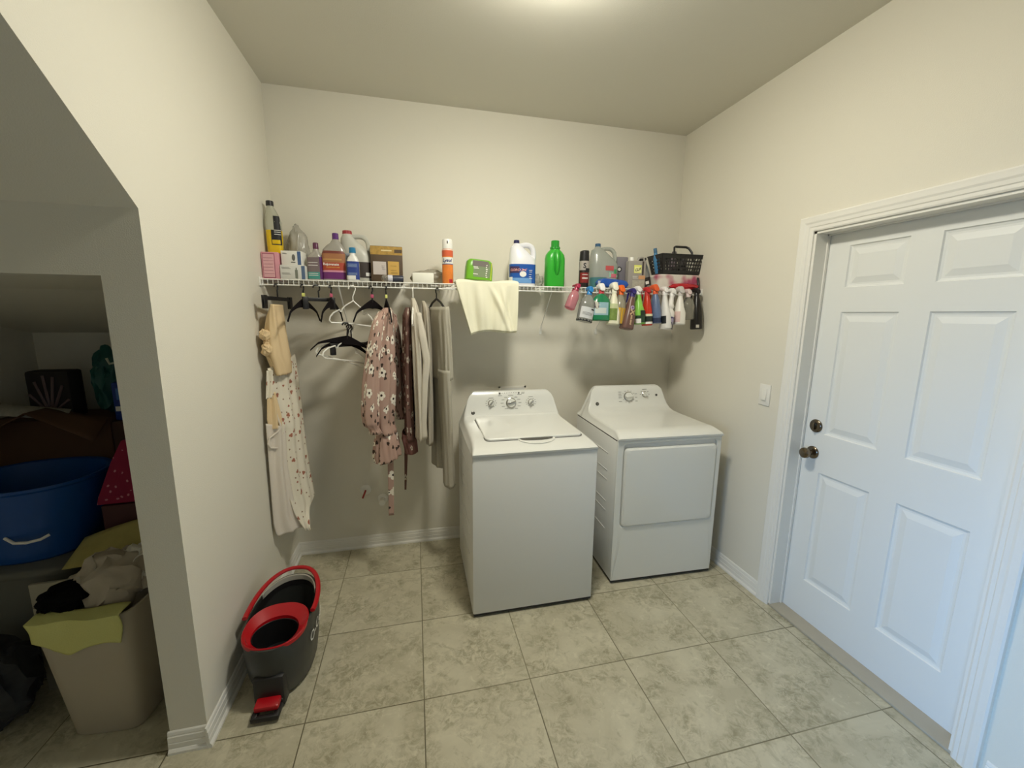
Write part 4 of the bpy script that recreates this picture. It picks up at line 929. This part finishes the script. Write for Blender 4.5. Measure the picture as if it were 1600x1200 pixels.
def hanger_clip(label, x, rz=90, z=None, w_=.15, y0=-.305, drop=.07, vee=False):
    t = thing('clip_hanger', label, 'hanger', (x, y0, ZR if z is None else z), (0, 0, R(rz)))
    r = .018; P = [(0, 0, -drop), (0, 0, -.05)]
    for k in range(10):
        a = R(-60+235*k/9); P.append((-.004+r*math.cos(a)-.006, 0, -r+.001+r*math.sin(a)))
    MB().tube(P, .004, 8, up=(0, 1, 0)).done('hook', m_blackpl, t)
    if vee:
        MB().tube([(-w_+.01, 0, -drop-.075), (-w_+.012, 0, -drop-.055), (-w_*.5, 0, -drop-.022), (0, 0, -drop), (w_*.5, 0, -drop-.022), (w_-.012, 0, -drop-.055), (w_-.01, 0, -drop-.075)], .0065, 8, up=(0, 1, 0)).done('arms', m_blackpl, t)
    else: MB().box(-w_, w_, -.005, .005, -drop-.018, -drop+.002, .002).done('crossbar', m_blackpl, t)
    dd_ = .055 if vee else 0
    for sx in (-1, 1):
        c = MB(); c.box(sx*(w_-.014)-.014, sx*(w_-.014)+.014, -.009, -.002, -drop-.062-dd_*.7, -drop+.006-dd_, .002).box(sx*(w_-.014)-.014, sx*(w_-.014)+.014, .002, .009, -drop-.062-dd_*.7, -drop+.006-dd_, .002)
        c.done('clip', m_blackpl, t)
    return t
def hanger_white(label, x, y0=-.305, rz=90, z=None, tilt=0, span=.20, m=None):
    m = m or m_whitepl
    t = thing('tubular_hanger', label, 'hanger', (x, y0, ZR if z is None else z), (0, R(tilt), R(rz)))
    r = .018; P = [(0, 0, -.085), (-.004, 0, -.06), (.002, 0, -.04)]
    for k in range(10):
        a = R(-40+235*k/9); P.append((-.010+r*math.cos(a), 0, -r+.001+r*math.sin(a)))
    MB().tube(P, .0032, 8, up=(0, 1, 0)).done('hook', m, t)
    s = span
    L = [(0, 0, -.083), (-s*.35, 0, -.115), (-s*.48, 0, -.135), (-s*.50, 0, -.150), (-s*.56, 0, -.150), (-s*.60, 0, -.140), (-s*.85, 0, -.160), (-s, 0, -.185), (-s*1.02, 0, -.205), (-s*.93, 0, -.216), (0, 0, -.212)]
    Rr = [(-p[0], p[1], p[2]) for p in reversed(L[:-1])]
    MB().tube(L+Rr[:-1], .0042, 8, loop=True, up=(0, 1, 0)).done('frame', m, t)
    return t
hanger_clip('black clip hanger holding the cream and tan cloth, leftmost on the shelf', .082, rz=80)
hanger_black('empty black velvet hanger with a yellow tag, first right of the cream cloth', .212, rz=80, tagm=m_yeltag)
hanger_clip('empty black clip hanger between the two leftmost velvet hangers', .290, rz=28, w_=.085)
hanger_black('empty black velvet hanger with a pink tag, beside the hanging white one', .355, rz=84, tagm=m_pinktag)
wh = hanger_white('white tubular hanger turned to the room, hung askew with hangers on its bar', .478, rz=12, tilt=6, span=.115)
hanger_black('black velvet hanger with a pink tag, half holding the pink floral dress', .572, rz=64, tagm=m_pinktag, span=.19)
hanger_black('black velvet hanger with a yellow tag inside the pink floral dress', .650, rz=100, tagm=m_yeltag)
hanger_white('white tubular hanger carrying the beige knit shirt', .800, rz=88)
ph_ = hanger_clip('black clip hanger holding the grey lounge pants', .935, rz=112, w_=.115, drop=.062, vee=True)
# the bunch hooked on the white hanger's bar
zb = ZR-.205
bx, by = .435, YF-.008
hanger_black('black velvet hanger in front of the bunch hooked below the white hanger', bx, by-.012, rz=22, z=zb, span=.16, tilt=4)
hanger_black('black velvet hanger tilted down to the right in the hooked bunch', bx+.010, by+.010, rz=34, z=zb-.006, span=.18, tilt=16)
hanger_clip('black clip hanger at the back of the hooked bunch', bx+.012, rz=40, z=zb-.012, w_=.13, y0=by+.020, drop=.105)
hanger_white('white hanger with bent ends at the front of the hooked bunch', bx+.016, by+.030, rz=30, z=zb-.012, tilt=20, span=.14)
hanger_white('white hanger at the back of the hooked bunch', bx+.022, by+.038, rz=48, z=zb-.010, tilt=12, span=.17)

# ------------------------------------------------------------------ clothes
def lerp(t, a): 
    if t <= a[0][0]: return a[0][1:]
    for p, q in zip(a, a[1:]):
        if t <= q[0]:
            k = (t-p[0])/(q[0]-p[0]); k = k*k*(3-2*k) if False else k
            return tuple(x+(y-x)*k for x, y in zip(p[1:], q[1:]))
    return a[-1][1:]
def garment(name, keys, m, parent, waves=7, amp=.010, seed=0, rings_=40, seg=96, rz=0, open_=True, uvs=1.0, hem=0.0):
    """keys: (z from top to bottom, cx, cy, half x, half y)"""
    b = MB(); z0, z1 = keys[0][0], keys[-1][0]; kk = [(-k[0],)+tuple(k[1:]) for k in keys]
    rn = random.Random(seed); ph = [rn.random()*6.28 for _ in range(4)]
    c, s = math.cos(R(rz)), math.sin(R(rz))
    def fn(u, v):
        z = z0+(z1-z0)*v; cx, cy, a, h = lerp(-z, kk); t = 2*PI*u
        w_ = 1+ (amp/max(a, .02))*(math.sin(t*waves+ph[0]+v*2)*.6+math.sin(t*(waves*1.7//1)+ph[1]-v*3)*.4)*min(1, v*3+.15)*.9
        x, y = a*math.copysign(abs(math.cos(t))**.8, math.cos(t))*w_, h*math.copysign(abs(math.sin(t))**.8, math.sin(t))*(1+(w_-1)*.3)
        zz = z+hem*math.sin(t*2+ph[2])*v
        return (cx+x*c-y*s, cy+x*s+y*c, zz)
    per = 2*PI*.12
    b.grid(fn, seg, rings_, uvf=lambda u, v: (u*per*uvs, (z0-z1)*(1-v)*uvs))
    bmesh.ops.remove_doubles(b.b, verts=b.b.verts, dist=1e-5)
    return b.done(name, m, parent, ang=80, solid=.0016)
m_dress = flower_mat('pink_floral_print', srgb(176, 146, 132), srgb(240, 232, 216), srgb(58, 44, 40), 15, .030, .62, 5, cluster=True, leaf=srgb(70, 58, 52), base2=srgb(186, 154, 140))
m_dress_dk = flower_mat('dark_floral_print', srgb(112, 84, 76), srgb(196, 184, 168), srgb(50, 36, 32), 14, .022, .30, 5, leaf=srgb(60, 46, 40))
dz = thing('floral_dress', 'dusty pink floral dress with ruffled hem and long sashes on black hangers', 'dress', (0, 0, 0))
garment('bodice', [(1.655, .655, -.33, .018, .085), (1.63, .650, -.33, .036, .115), (1.56, .640, -.33, .045, .125), (1.42, .632, -.34, .055, .13), (1.25, .622, -.34, .062, .13), (1.08, .612, -.34, .058, .12), (.99, .612, -.34, .050, .11), (.93, .625, -.34, .052, .11)], m_dress, dz, 5, .012, 1)
garment('sleeve', [(1.635, .632, -.42, .018, .02), (1.58, .612, -.45, .030, .04), (1.45, .590, -.46, .038, .05), (1.25, .562, -.46, .045, .055), (1.08, .548, -.46, .046, .055), (1.01, .550, -.46, .042, .05), (.985, .565, -.46, .024, .03), (.955, .572, -.46, .034, .036)], m_dress, dz, 7, .006, 2)
garment('sleeve', [(1.62, .678, -.22, .02, .02), (1.50, .690, -.20, .026, .04), (1.28, .694, -.20, .030, .045), (1.06, .694, -.20, .030, .045), (1.0, .705, -.20, .022, .03), (.97, .705, -.2, .03, .036)], m_dress, dz, 7, .005, 3)
garment('hem_ruffle', [(.95, .622, -.34, .046, .095), (.90, .622, -.34, .060, .115), (.83, .622, -.34, .070, .12), (.775, .622, -.34, .076, .125)], m_dress, dz, 11, .012, 4, rings_=16, hem=.012)
def strip(name, keys, m, parent, w_=.015, ang=0):
    b = MB(); z0, z1 = keys[0][0], keys[-1][0]; kk = [(-k[0],)+tuple(k[1:]) for k in keys]
    def fn(u, v):
        z = z0+(z1-z0)*v; cx, cy, hwid = lerp(-z, kk); q = (u-.5)*2*hwid
        return (cx+q*math.cos(ang), cy+q*math.sin(ang)+.004*math.sin(v*9), z)
    b.grid(fn, 6, 30, uvf=lambda u, v: (u*w_*2, (1-v)*(z0-z1))); return b.done(name, m, parent, solid=.0014, ang=80)
strip('sash', [(.97, .640, -.40, .016), (.80, .645, -.405, .017), (.42, .636, -.405, .0155)], m_dress, dz)
strip('sash', [(.95, .735, -.24, .010), (.72, .728, -.245, .010), (.51, .718, -.25, .006)], m_dress_dk, dz)
# darker blouse behind the dress
bl2 = thing('floral_blouse', 'dark brown floral blouse hanging between the pink dress and beige shirt', 'blouse', (0, 0, 0))
garment('blouse_body', [(1.66, .768, -.27, .012, .05), (1.62, .762, -.27, .024, .10), (1.45, .760, -.27, .026, .11), (1.2, .756, -.26, .028, .11), (.95, .758, -.26, .028, .11), (.86, .762, -.26, .030, .11)], m_dress_dk, bl2, 6, .006, 6)
garment('blouse_hem', [(.90, .748, -.26, .036, .09), (.86, .752, -.26, .044, .10), (.775, .762, -.26, .038, .09)], flower_mat('mauve_print', srgb(140, 100, 94), srgb(214, 200, 186), srgb(60, 40, 36), 12, .018, .2), bl2, 6, .006, 7, rings_=12)
m_knit = mat('oatmeal_knit', srgb(208, 200, 184), .95, bump=.5, bscale=420, spec=.1); m_knit2 = mat('grey_beige_knit', srgb(186, 178, 162), .95, bump=.5, bscale=420, spec=.1); m_pant = mat('grey_lounge_fabric', srgb(178, 172, 156), .95, bump=.4, bscale=400, spec=.1)
kn1 = thing('knit_shirt', 'light beige long-sleeved knit shirt on the white hanger', 'shirt', (0, 0, 0))
garment('shirt_body', [(1.715, .800, -.30, .008, .02), (1.68, .806, -.30, .016, .075), (1.6, .812, -.30, .026, .12), (1.4, .820, -.31, .030, .13), (1.15, .822, -.31, .030, .13), (.93, .824, -.31, .030, .13), (.885, .824, -.31, .032, .13)], m_knit, kn1, 6, .009, 9, hem=.006)
garment('sleeve', [(1.63, .828, -.40, .014, .02), (1.5, .845, -.42, .022, .03), (1.36, .866, -.42, .022, .032), (1.22, .852, -.42, .020, .03), (.98, .838, -.42, .018, .028), (.90, .838, -.42, .022, .03)], m_knit, kn1, 4, .003, 10)
kn2 = thing('knit_shirt', 'grey beige knit shirt hanging behind the light beige one', 'shirt', (0, 0, 0))
garment('shirt_body', [(1.70, .858, -.27, .008, .02), (1.655, .872, -.24, .018, .11), (1.4, .880, -.24, .022, .14), (1.1, .880, -.24, .022, .14), (.83, .876, -.24, .020, .13)], m_knit2, kn2, 6, .006, 12)
pn = thing('lounge_pants', 'grey lounge pants clipped to a black hanger beside the towel', 'pants', (0, 0, 0))
garment('waist', [(1.665, .950, -.31, .026, .120), (1.60, .950, -.31, .034, .125), (1.5, .953, -.31, .032, .13), (1.35, .955, -.31, .034, .13), (1.24, .955, -.31, .034, .13)], m_pant, pn, 9, .006, 14, rings_=20, rz=20)
garment('trouser_leg', [(1.30, .930, -.24, .024, .075), (1.1, .930, -.24, .026, .08), (.85, .930, -.24, .026, .075), (.66, .930, -.24, .028, .075)], m_pant, pn, 5, .006, 15, rz=20)
garment('trouser_leg', [(1.30, .966, -.38, .026, .065), (1.1, .974, -.38, .026, .06), (.85, .980, -.38, .024, .05), (.62, .985, -.38, .028, .05), (.575, .986, -.38, .030, .052)], m_pant, pn, 5, .005, 16, rz=20, hem=.008)
# cream and tan cloth on the left clip hanger
m_tan = mat('tan_jersey', srgb(228, 202, 160), .95, bump=.3, bscale=300, spec=.1)
m_cflor = flower_mat('cream_leaf_print', srgb(230, 222, 200), srgb(176, 118, 96), srgb(150, 96, 76), 14, .0125, .5, 3, leaf=srgb(150, 122, 96), base2=srgb(236, 228, 212))
m_terry = mat('white_terry', srgb(228, 218, 204), .98, bump=.8, bscale=300, spec=.05)
cc_ = thing('gathered_cloth', 'long cream floral cloth with gathered tan top, hanging by the left wall', 'cloth', (0, 0, 0))
garment('tan_top', [(1.665, .078, -.315, .014, .115), (1.60, .072, -.32, .028, .115), (1.50, .068, -.32, .040, .12), (1.40, .068, -.32, .046, .12), (1.34, .076, -.31, .044, .115), (1.29, .082, -.31, .036, .11)], m_tan, cc_, 5, .012, 21, rz=4)
for i, (y, z, r) in enumerate(((-.43, 1.505, .030), (-.425, 1.43, .034), (-.415, 1.465, .028), (-.38, 1.55, .024), (-.40, 1.385, .028))):
    o = crumpled('gathered_tuft', '', '', (.046+.006*i, y, z), r*.95, r*1.0, r, m_tan, .3, 30+i, flat0=False, part=cc_)
def sheet(name, left, right, m, bow=.012, waves=3, z0=0, z1=1, nu=26, nv=50, ph=0, solid=.002):
    """hanging sheet: left / right edges as (z, x, y) lists"""
    kl = [(-k[0],)+tuple(k[1:]) for k in left]; kr = [(-k[0],)+tuple(k[1:]) for k in right]
    lz0, lz1, rz0, rz1 = left[0][0], left[-1][0], right[0][0], right[-1][0]
    def fn(u, v):
        zl = lz0+(lz1-lz0)*v; zr = rz0+(rz1-rz0)*v; a = lerp(-zl, kl); c = lerp(-zr, kr)
        x = a[0]+(c[0]-a[0])*u; y = a[1]+(c[1]-a[1])*u; z = zl+(zr-zl)*u
        f_ = bow*math.sin(PI*u)+.009*math.sin(u*waves*PI*2+v*2+ph)*math.sin(PI*u)
        return (x+f_*.8, y-f_*.6, z)
    b = MB(); b.grid(fn, nu, nv, uvf=lambda u, v: (u*.26, (1-v)*(lz0-lz1))); return b.done(name, m, cc_, solid=solid, ang=80)
sheet('floral_panel', [(1.33, .040, -.43), (1.30, .048, -.43), (1.17, .050, -.41), (1.0, .075, -.41), (.88, .064, -.41), (.62, .075, -.40), (.48, .105, -.40), (.37, .150, -.39)], [(1.385, .118, -.20), (1.36, .122, -.20), (1.13, .135, -.21), (.9, .143, -.21), (.7, .154, -.21), (.51, .172, -.21), (.46, .150, -.25), (.375, .160, -.37)], m_cflor, .022)
sheet('terry_panel', [(1.04, .020, -.465), (.76, .016, -.465), (.46, .013, -.465), (.405, .020, -.46), (.385, .03, -.455)], [(1.0, .090, -.39), (.77, .085, -.39), (.5, .105, -.38), (.40, .135, -.36), (.385, .135, -.36)], m_terry, .008, 2, solid=.004)
sheet('tan_lining', [(1.17, .032, -.45), (1.06, .026, -.46), (1.0, .030, -.455)], [(1.2, .06, -.405), (1.06, .082, -.405), (1.01, .080, -.41)], m_tan, .010, 2)
MB().tube([(.050, -.415, 1.20), (.058, -.425, 1.10), (.080, -.425, 1.01), (.066, -.435, .985), (.034, -.47, .96), (.026, -.475, .93), (.036, -.468, .905), (.058, -.44, .895)], .005, 8).done('white_binding', m_terry, cc_)
sheet('floral_lining', [(1.32, .040, -.445), (1.17, .028, -.455)], [(1.32, .06, -.40), (1.18, .055, -.405)], m_cflor, .006, 2)

# ------------------------------------------------------------------ mop bucket
def bucket():
    t = thing('mop_bucket', 'charcoal and red spin-mop bucket with foot pedal on the floor by the left wall', 'mop bucket', (.184, -.958, 0), (0, 0, R(-1)))
    def oval(a, yb, yf, z, zsl=0, n=48, e=2.3, sx=1):
        """egg: half width a, back end +yb, front end -yf; z rises toward the back by zsl"""
        r = []
        for i in range(n):
            an = 2*PI*i/n; c, s_ = math.cos(an), math.sin(an)
            y = (yb if s_ > 0 else yf)*math.copysign(abs(s_)**(2/e), s_)
            x = a*math.copysign(abs(c)**(2/e), c)
            k = (y+yf)/(yb+yf); r.append((x, y, z+zsl*k))
        return r
    # shell outside up, over the rim, inside down
    MB().rings([oval(.108, .212, .165, .006), oval(.118, .222, .180, .02), oval(.130, .232, .208, .10, .01), oval(.137, .238, .222, .18, .03), oval(.137, .240, .220, .25, .042), oval(.133, .238, .215, .266, .046), oval(.127, .232, .209, .268, .046), oval(.122, .226, .200, .225, .03), oval(.098, .2, .15, .03)]).done('bucket_shell', m_dgrey, t)
    MB().rings([oval(.1235, .2285, .203, .255, .044), oval(.120, .224, .198, .22, .04)], cap0=False, cap1=False).done('inner_wall', m_blackpl, t)
    # red insert holding the wringer basket at the front
    cx, cy, rz_ = 0, -.085, .268
    def ins(z, k, a=.126, yb=.118, yf=.124, zs=.028):
        r = []
        for i in range(48):
            an = 2*PI*i/48; c, s_ = math.cos(an), math.sin(an)
            r.append((a*k*math.copysign(abs(c)**.85, c), cy+(yb if s_ > 0 else yf)*k*math.copysign(abs(s_)**.85, s_), z+zs*(s_*.5+.5)))
        return r
    def circ(r_, z, ox=0, oy=0): return [(ox+r_*math.cos(2*PI*i/48), cy-.018+oy+r_*.96*math.sin(2*PI*i/48), z) for i in range(48)]
    MB().rings([ins(.256, 1.0), ins(.270, 1.0), ins(.274, .97), [(x, y, .266+.01*((y-cy)/.12)) for x, y, z in circ(.092, 0)], circ(.089, .245)], cap0=False, cap1=False).done('wringer_rim', m_red, t)
    wb_ = MB(); wb_.rings([circ(.090, .258), circ(.088, .256), circ(.078, .15), circ(.02, .148), circ(.018, .165), circ(.004, .17)], cap0=False); wb_.done('wringer_basket', mat('black_basket_plastic', (.012, .012, .013), .3), t)
    # red carrying handle, folded back on the rim
    P = []
    for i in range(29):
        an = R(-12+204*i/28); P.append((.140*math.copysign(abs(math.cos(an))**.87, math.cos(an)), (.246 if math.sin(an) > 0 else .215)*math.sin(an), .300+.040*max(0, math.sin(an))+.0*i))
    MB().tube(P, .011, 10, up=(0, 0, 1), sq=.8).done('carry_handle', m_red, t)
    # highlight on the inner lip at the back, painted as a pale strip
    b = MB(); b.rings([[(p[0]*q, p[1]*q, p[2]+dz_) for p in [(.128*math.copysign(abs(math.cos(R(a)))**.87, math.cos(R(a))), .232*math.sin(R(a)), .300) for a in range(25, 156, 5)]] for q, dz_ in ((1.0, .012), (.97, .010), (.965, -.012), (.99, -.014))], closed=False)
    b.done('lip_highlight', pl('lip_highlight_grey', (176, 172, 160), .4), t, solid=.002)
    # pedal housing and pedal in front
    MB().box(-.060, .060, -.226, -.160, .006, .150, .014).done('pedal_housing', m_blackpl, t)
    MB().box(-.046, .046, -.262, -.200, .062, .088, .008, mtx=T(rx=6)).done('pedal_top', m_red, t)
    pd_ = MB(); pd_.box(-.052, .052, -.29, -.272, .012, .034, .005).box(-.052, .052, -.232, -.205, .012, .05, .005).box(-.052, -.03, -.285, -.21, .012, .036, .005).box(.03, .052, -.285, -.21, .012, .036, .005)
    pd_.done('foot_pedal', m_blackpl, t)
    def side_(u, v):
        y = .02+u; z = .20+v+ (y*.10)
        # outer shell half width at this height and y
        k = .1375; yy = (abs(y)/.240); x = k*(1-yy**2.3)**(1/2.3)
        return Vector((x+.0035, y, z))
    text('O-Cedar', .062, m_white, t, side_, 'lettering', bold=.0002)
    return t
bucket()

# ------------------------------------------------------------------ the closet under the stairs; item colours darkened to carry its shade
def plain(name, label, cat, b, m, **k): return tag(b.done(name, m, None, **k), label, cat)
m_hamper = mat('grey_hamper_plastic', srgb(180, 170, 150), .6)
hp = thing('hamper', 'pale square tapered laundry hamper standing in the closet opening', 'laundry hamper', (-.395, -1.02, 0), (0, 0, R(-4)))
def rsq(a, c, z, n=40, e=5, dx=0, dy=0):
    return [(dx+a*math.copysign(abs(math.cos(2*PI*i/n+.01))**(2/e), math.cos(2*PI*i/n+.01)), dy+c*math.copysign(abs(math.sin(2*PI*i/n+.01))**(2/e), math.sin(2*PI*i/n+.01)), z) for i in range(n)]
MB().rings([rsq(.115, .125, 0, e=6), rsq(.122, .132, .01, e=6), rsq(.165, .150, .50, e=6, dx=-.02), rsq(.168, .153, .515, e=6, dx=-.02), rsq(.160, .145, .515, e=6, dx=-.02), rsq(.155, .14, .45, e=6, dx=-.02), rsq(.112, .12, .02, e=6)]).done('hamper_body', m_hamper, hp, ang=50)
crumpled('laundry_bundle', 'rumpled grey and beige laundry heaped in the hamper', 'laundry', (-.395, -.975, .40), .135, .13, .27, mat('grey_beige_laundry', srgb(184, 172, 152), .95, noise_amt=.2, nscale=14), .32, 17)
crumpled('folded_sweater', 'pale folded sweater on the right side of the hamper heap', 'laundry', (-.335, -.93, .47), .085, .10, .19, mat('pale_laundry', srgb(226, 220, 204), .95), .35, 23)
crumpled('black_cloth', 'black cloth lying over the left rim of the hamper', 'cloth', (-.51, -1.06, .505), .085, .085, .085, mat('black_cotton', (.006, .006, .006), .95, spec=.05), .3, 31)
def ycl(u, v):
    # over the front rim and down the outside
    x = -.565+.290*u+.02*v*(.5-u)
    if v < .2:
        k = v/.2; return (x, -1.125-.045*k-.016*u*k, .528+.004*math.sin(u*9))
    k = (v-.2)/.8; dr_ = .118+.030*math.exp(-((u-.36)/.16)**2)-.035*max(0, 1-u/.2)
    return (x+.006*math.sin(k*4), -1.182-.016*u-.006*math.sin(u*11+k*2)+.018*k, .526-dr_*k)
yc = MB().grid(ycl, 30, 20).done('yellow_cloth', mat('yellow_microfibre', srgb(210, 208, 134), .98, bump=.8, bscale=250, spec=.05), None, solid=.004, ang=80)
tag(yc, 'yellow microfibre cloth hanging over the front of the hamper', 'cloth')
sbn = thing('storage_bin', 'grey lidded storage bin under the blue tub in the closet', 'storage bin', (-.88, -.60, 0))
mgb = pl('dull_grey_plastic', (100, 100, 92), .6)
MB().rings([rsq(.20, .20, 0), rsq(.225, .225, .50), rsq(.225, .225, .505)]).done('bin_body', mgb, sbn, ang=50)
MB().rings([rsq(.232, .232, .505), rsq(.236, .236, .515), rsq(.236, .236, .53), rsq(.225, .225, .54)]).done('bin_lid', mgb, sbn, ang=50)
sb2 = thing('storage_bin', 'dark storage bin beside the grey one, behind the hamper', 'storage bin', (-.42, -.60, 0))
MB().rings([rsq(.18, .17, 0), rsq(.205, .19, .50), rsq(.205, .19, .505)]).done('bin_body', pl('dark_plastic', (66, 60, 54), .5), sb2, ang=50)
MB().rings([rsq(.21, .195, .505), rsq(.213, .2, .53), rsq(.2, .19, .54)]).done('bin_lid', pl('dark_lid', (72, 66, 60), .5), sb2, ang=50)
tb = thing('blue_tub', 'round blue plastic tub with rope handle in the closet', 'tub', (-.905, -.60, .5405), (0, 0, 0))
mb_ = mat('blue_tub_plastic', srgb(14, 76, 150), .4)
MB().loft([(0, .19, .165, 2.2), (.01, .20, .175, 2.2), (.25, .245, .215, 2.2), (.325, .255, .224, 2.2), (.335, .265, .233, 2.2), (.347, .265, .233, 2.2), (.343, .248, .216, 2.2), (.25, .235, .205, 2.2), (.02, .19, .165, 2.2)], 48).done('tub_body', mb_, tb)
MB().tube([(.02, -.198, .14), (.06, -.214, .122), (.10, -.212, .118), (.14, -.200, .122), (.16, -.182, .132)], .006, 8).done('rope_handle', m_white, tb)
cb_ = thing('cardboard_box', 'open brown cardboard box with flaps behind the blue tub', 'cardboard box', (-.98, -.235, 0))
mcard = mat('cardboard', srgb(92, 62, 42), .8)
MB().box(-.25, .25, -.13, .13, 0, 1.08, .003).done('carton', mcard, cb_, smooth=False)
for sx in (-1, 1):
    fl = MB(); fl.grid(lambda u, v: (sx*(.0+.25*u), -.135-.12*v+.0, 1.085+.06*(1-u)-.09*v*u), 4, 4); fl.done('flap', mcard, cb_, solid=.004)
MB().grid(lambda u, v: (-.26+.36*u, -.13-.05*v, 1.185-.05*u-.045*v), 4, 2).done('shipping_label', mat('printed_label_paper', srgb(170, 166, 154), .6, noise_amt=.35, nscale=60), cb_, solid=.001)
db = thing('dark_carton', 'tall dark brown carton at the closet back beside the open box', 'cardboard box', (-.525, -.235, 0))
MB().box(-.20, .20, -.13, .13, 0, 1.06, .003).done('carton', mat('dark_cardboard', srgb(74, 50, 38), .8), db, smooth=False)
def clos(name, label, cat, b, m, part, loc):
    t = thing(name, label, cat, loc); b.done(part, m, t); return t
c1 = clos('blue_box', 'blue plastic container with a pale label on the dark carton', 'container', MB().box(-.07, .07, -.08, .08, 0, .20, .01), mat('blue_container', srgb(30, 60, 140), .4), 'container_body', (-.650, -.26, 1.0605))
panel(c1, -.06, .02, -.0805, .05, .075, m_white); panel(c1, -.05, .05, -.0805, .11, .17, pl('mid_blue', (60, 110, 180)))
c2 = clos('white_pitcher', 'pale pitcher on top of the blue container in the closet', 'pitcher', MB().loft([(0, .05, .05), (.10, .058, .058), (.12, .062, .062)], 24), pl('pale_grey_green', (196, 200, 180)), 'pitcher_body', (-.648, -.26, 1.2615))
MB().tube([(-.05, -.02, .10), (-.09, -.03, .09), (-.10, -.03, .12)], .006, 8).done('spout', pl('pale_grey_green2', (196, 200, 180)), c2)
crumpled('teal_bag', 'teal and green crumpled bag near the closet ceiling', 'bag', (-.795, -.20, 1.082), .07, .08, .34, mat('teal_film', srgb(26, 84, 80), .5, noise_amt=.3, nscale=10), .3, 41)
sbg = thing('striped_bag', 'dark bag with fanned grey stripes on the cardboard box', 'bag', (-1.0, -.26, 1.081))
MB().box(-.09, .09, -.05, .05, 0, .24, .012).done('bag_body', mat('near_black_cloth', srgb(40, 36, 36), .9), sbg)
for i in range(6):
    a = R(20+26*i); MB().tube([(.0+.02*math.cos(a), -.052, .03+.02*math.sin(a)), (.0+min(.10, .09/abs(math.cos(a)) if abs(math.cos(a)) > .3 else .2)*.9*math.cos(a), -.052, .03+.19*abs(math.sin(a)))], .006, 6).done('stripe', pl('dull_stripe', (110, 90, 92)), sbg)
gbg = thing('gift_bag', 'magenta gift bag with small pale dots standing beside the blue tub', 'gift bag', (-.515, -.62, .5405), (0, R(0), R(4)))
m_gift = flower_mat('magenta_dots', srgb(140, 40, 66), srgb(190, 120, 130), srgb(190, 120, 130), 22, .006, .6, 2)
b_ = MB(); Lr = []
for z, a, c in ((0.205, .12, .05), (.24, .115, .05), (.40, .075, .03), (.49, .045, .012)):
    sx_ = .10*(z-.2); Lr.append([(sx_-a, -c, z), (sx_+a, -c, z), (sx_+a, c, z), (sx_-a, c, z)])
b_.rings(Lr); L_ = b_.b.loops.layers.uv.verify()
for fc in b_.b.faces:
    for lp in fc.loops: lp[L_].uv = (lp.vert.co.x, lp.vert.co.z)
b_.done('bag_body', m_gift, gbg, smooth=False)
MB().box(-.11, .11, -.045, .045, 0, .195, .004).done('bag_foot', pl('dark_red_card', (70, 30, 30), .7), gbg)
yf_ = MB().grid(lambda u, v: (-.66+.42*u, -.87+.14*v, .552+.19*v*(.35+.65*u)+.006*math.sin(u*5)), 12, 8).done('yellow_folder', mat('yellow_card', srgb(176, 164, 96), .8, noise_amt=.15, nscale=30), None, solid=.003)
tag(yf_, 'dull yellow paper folder sloping beside the blue tub', 'folder')
wbx = thing('white_board', 'pale flat panel standing behind the left side of the hamper', 'panel', (-.69, -.862, 0), (R(0), 0, R(3)))
MB().box(-.09, .09, -.008, .008, 0, .50, .003).done('panel_board', pl('pale_board', (170, 164, 144), .6), wbx)
crumpled('dark_patterned_cloth', 'dark patterned cloth heaped on the closet floor at the left', 'cloth', (-.86, -1.02, 0), .17, .13, .36, mat('dark_patterned_fabric', srgb(44, 44, 46), .9, noise_amt=.6, nscale=30), .3, 51)
crumpled('blue_cloth', 'small bright blue cloth on the floor at the lower left edge', 'cloth', (-1.02, -1.17, 0), .10, .06, .16, mat('royal_blue_cloth', srgb(20, 60, 150), .9), .3, 55)
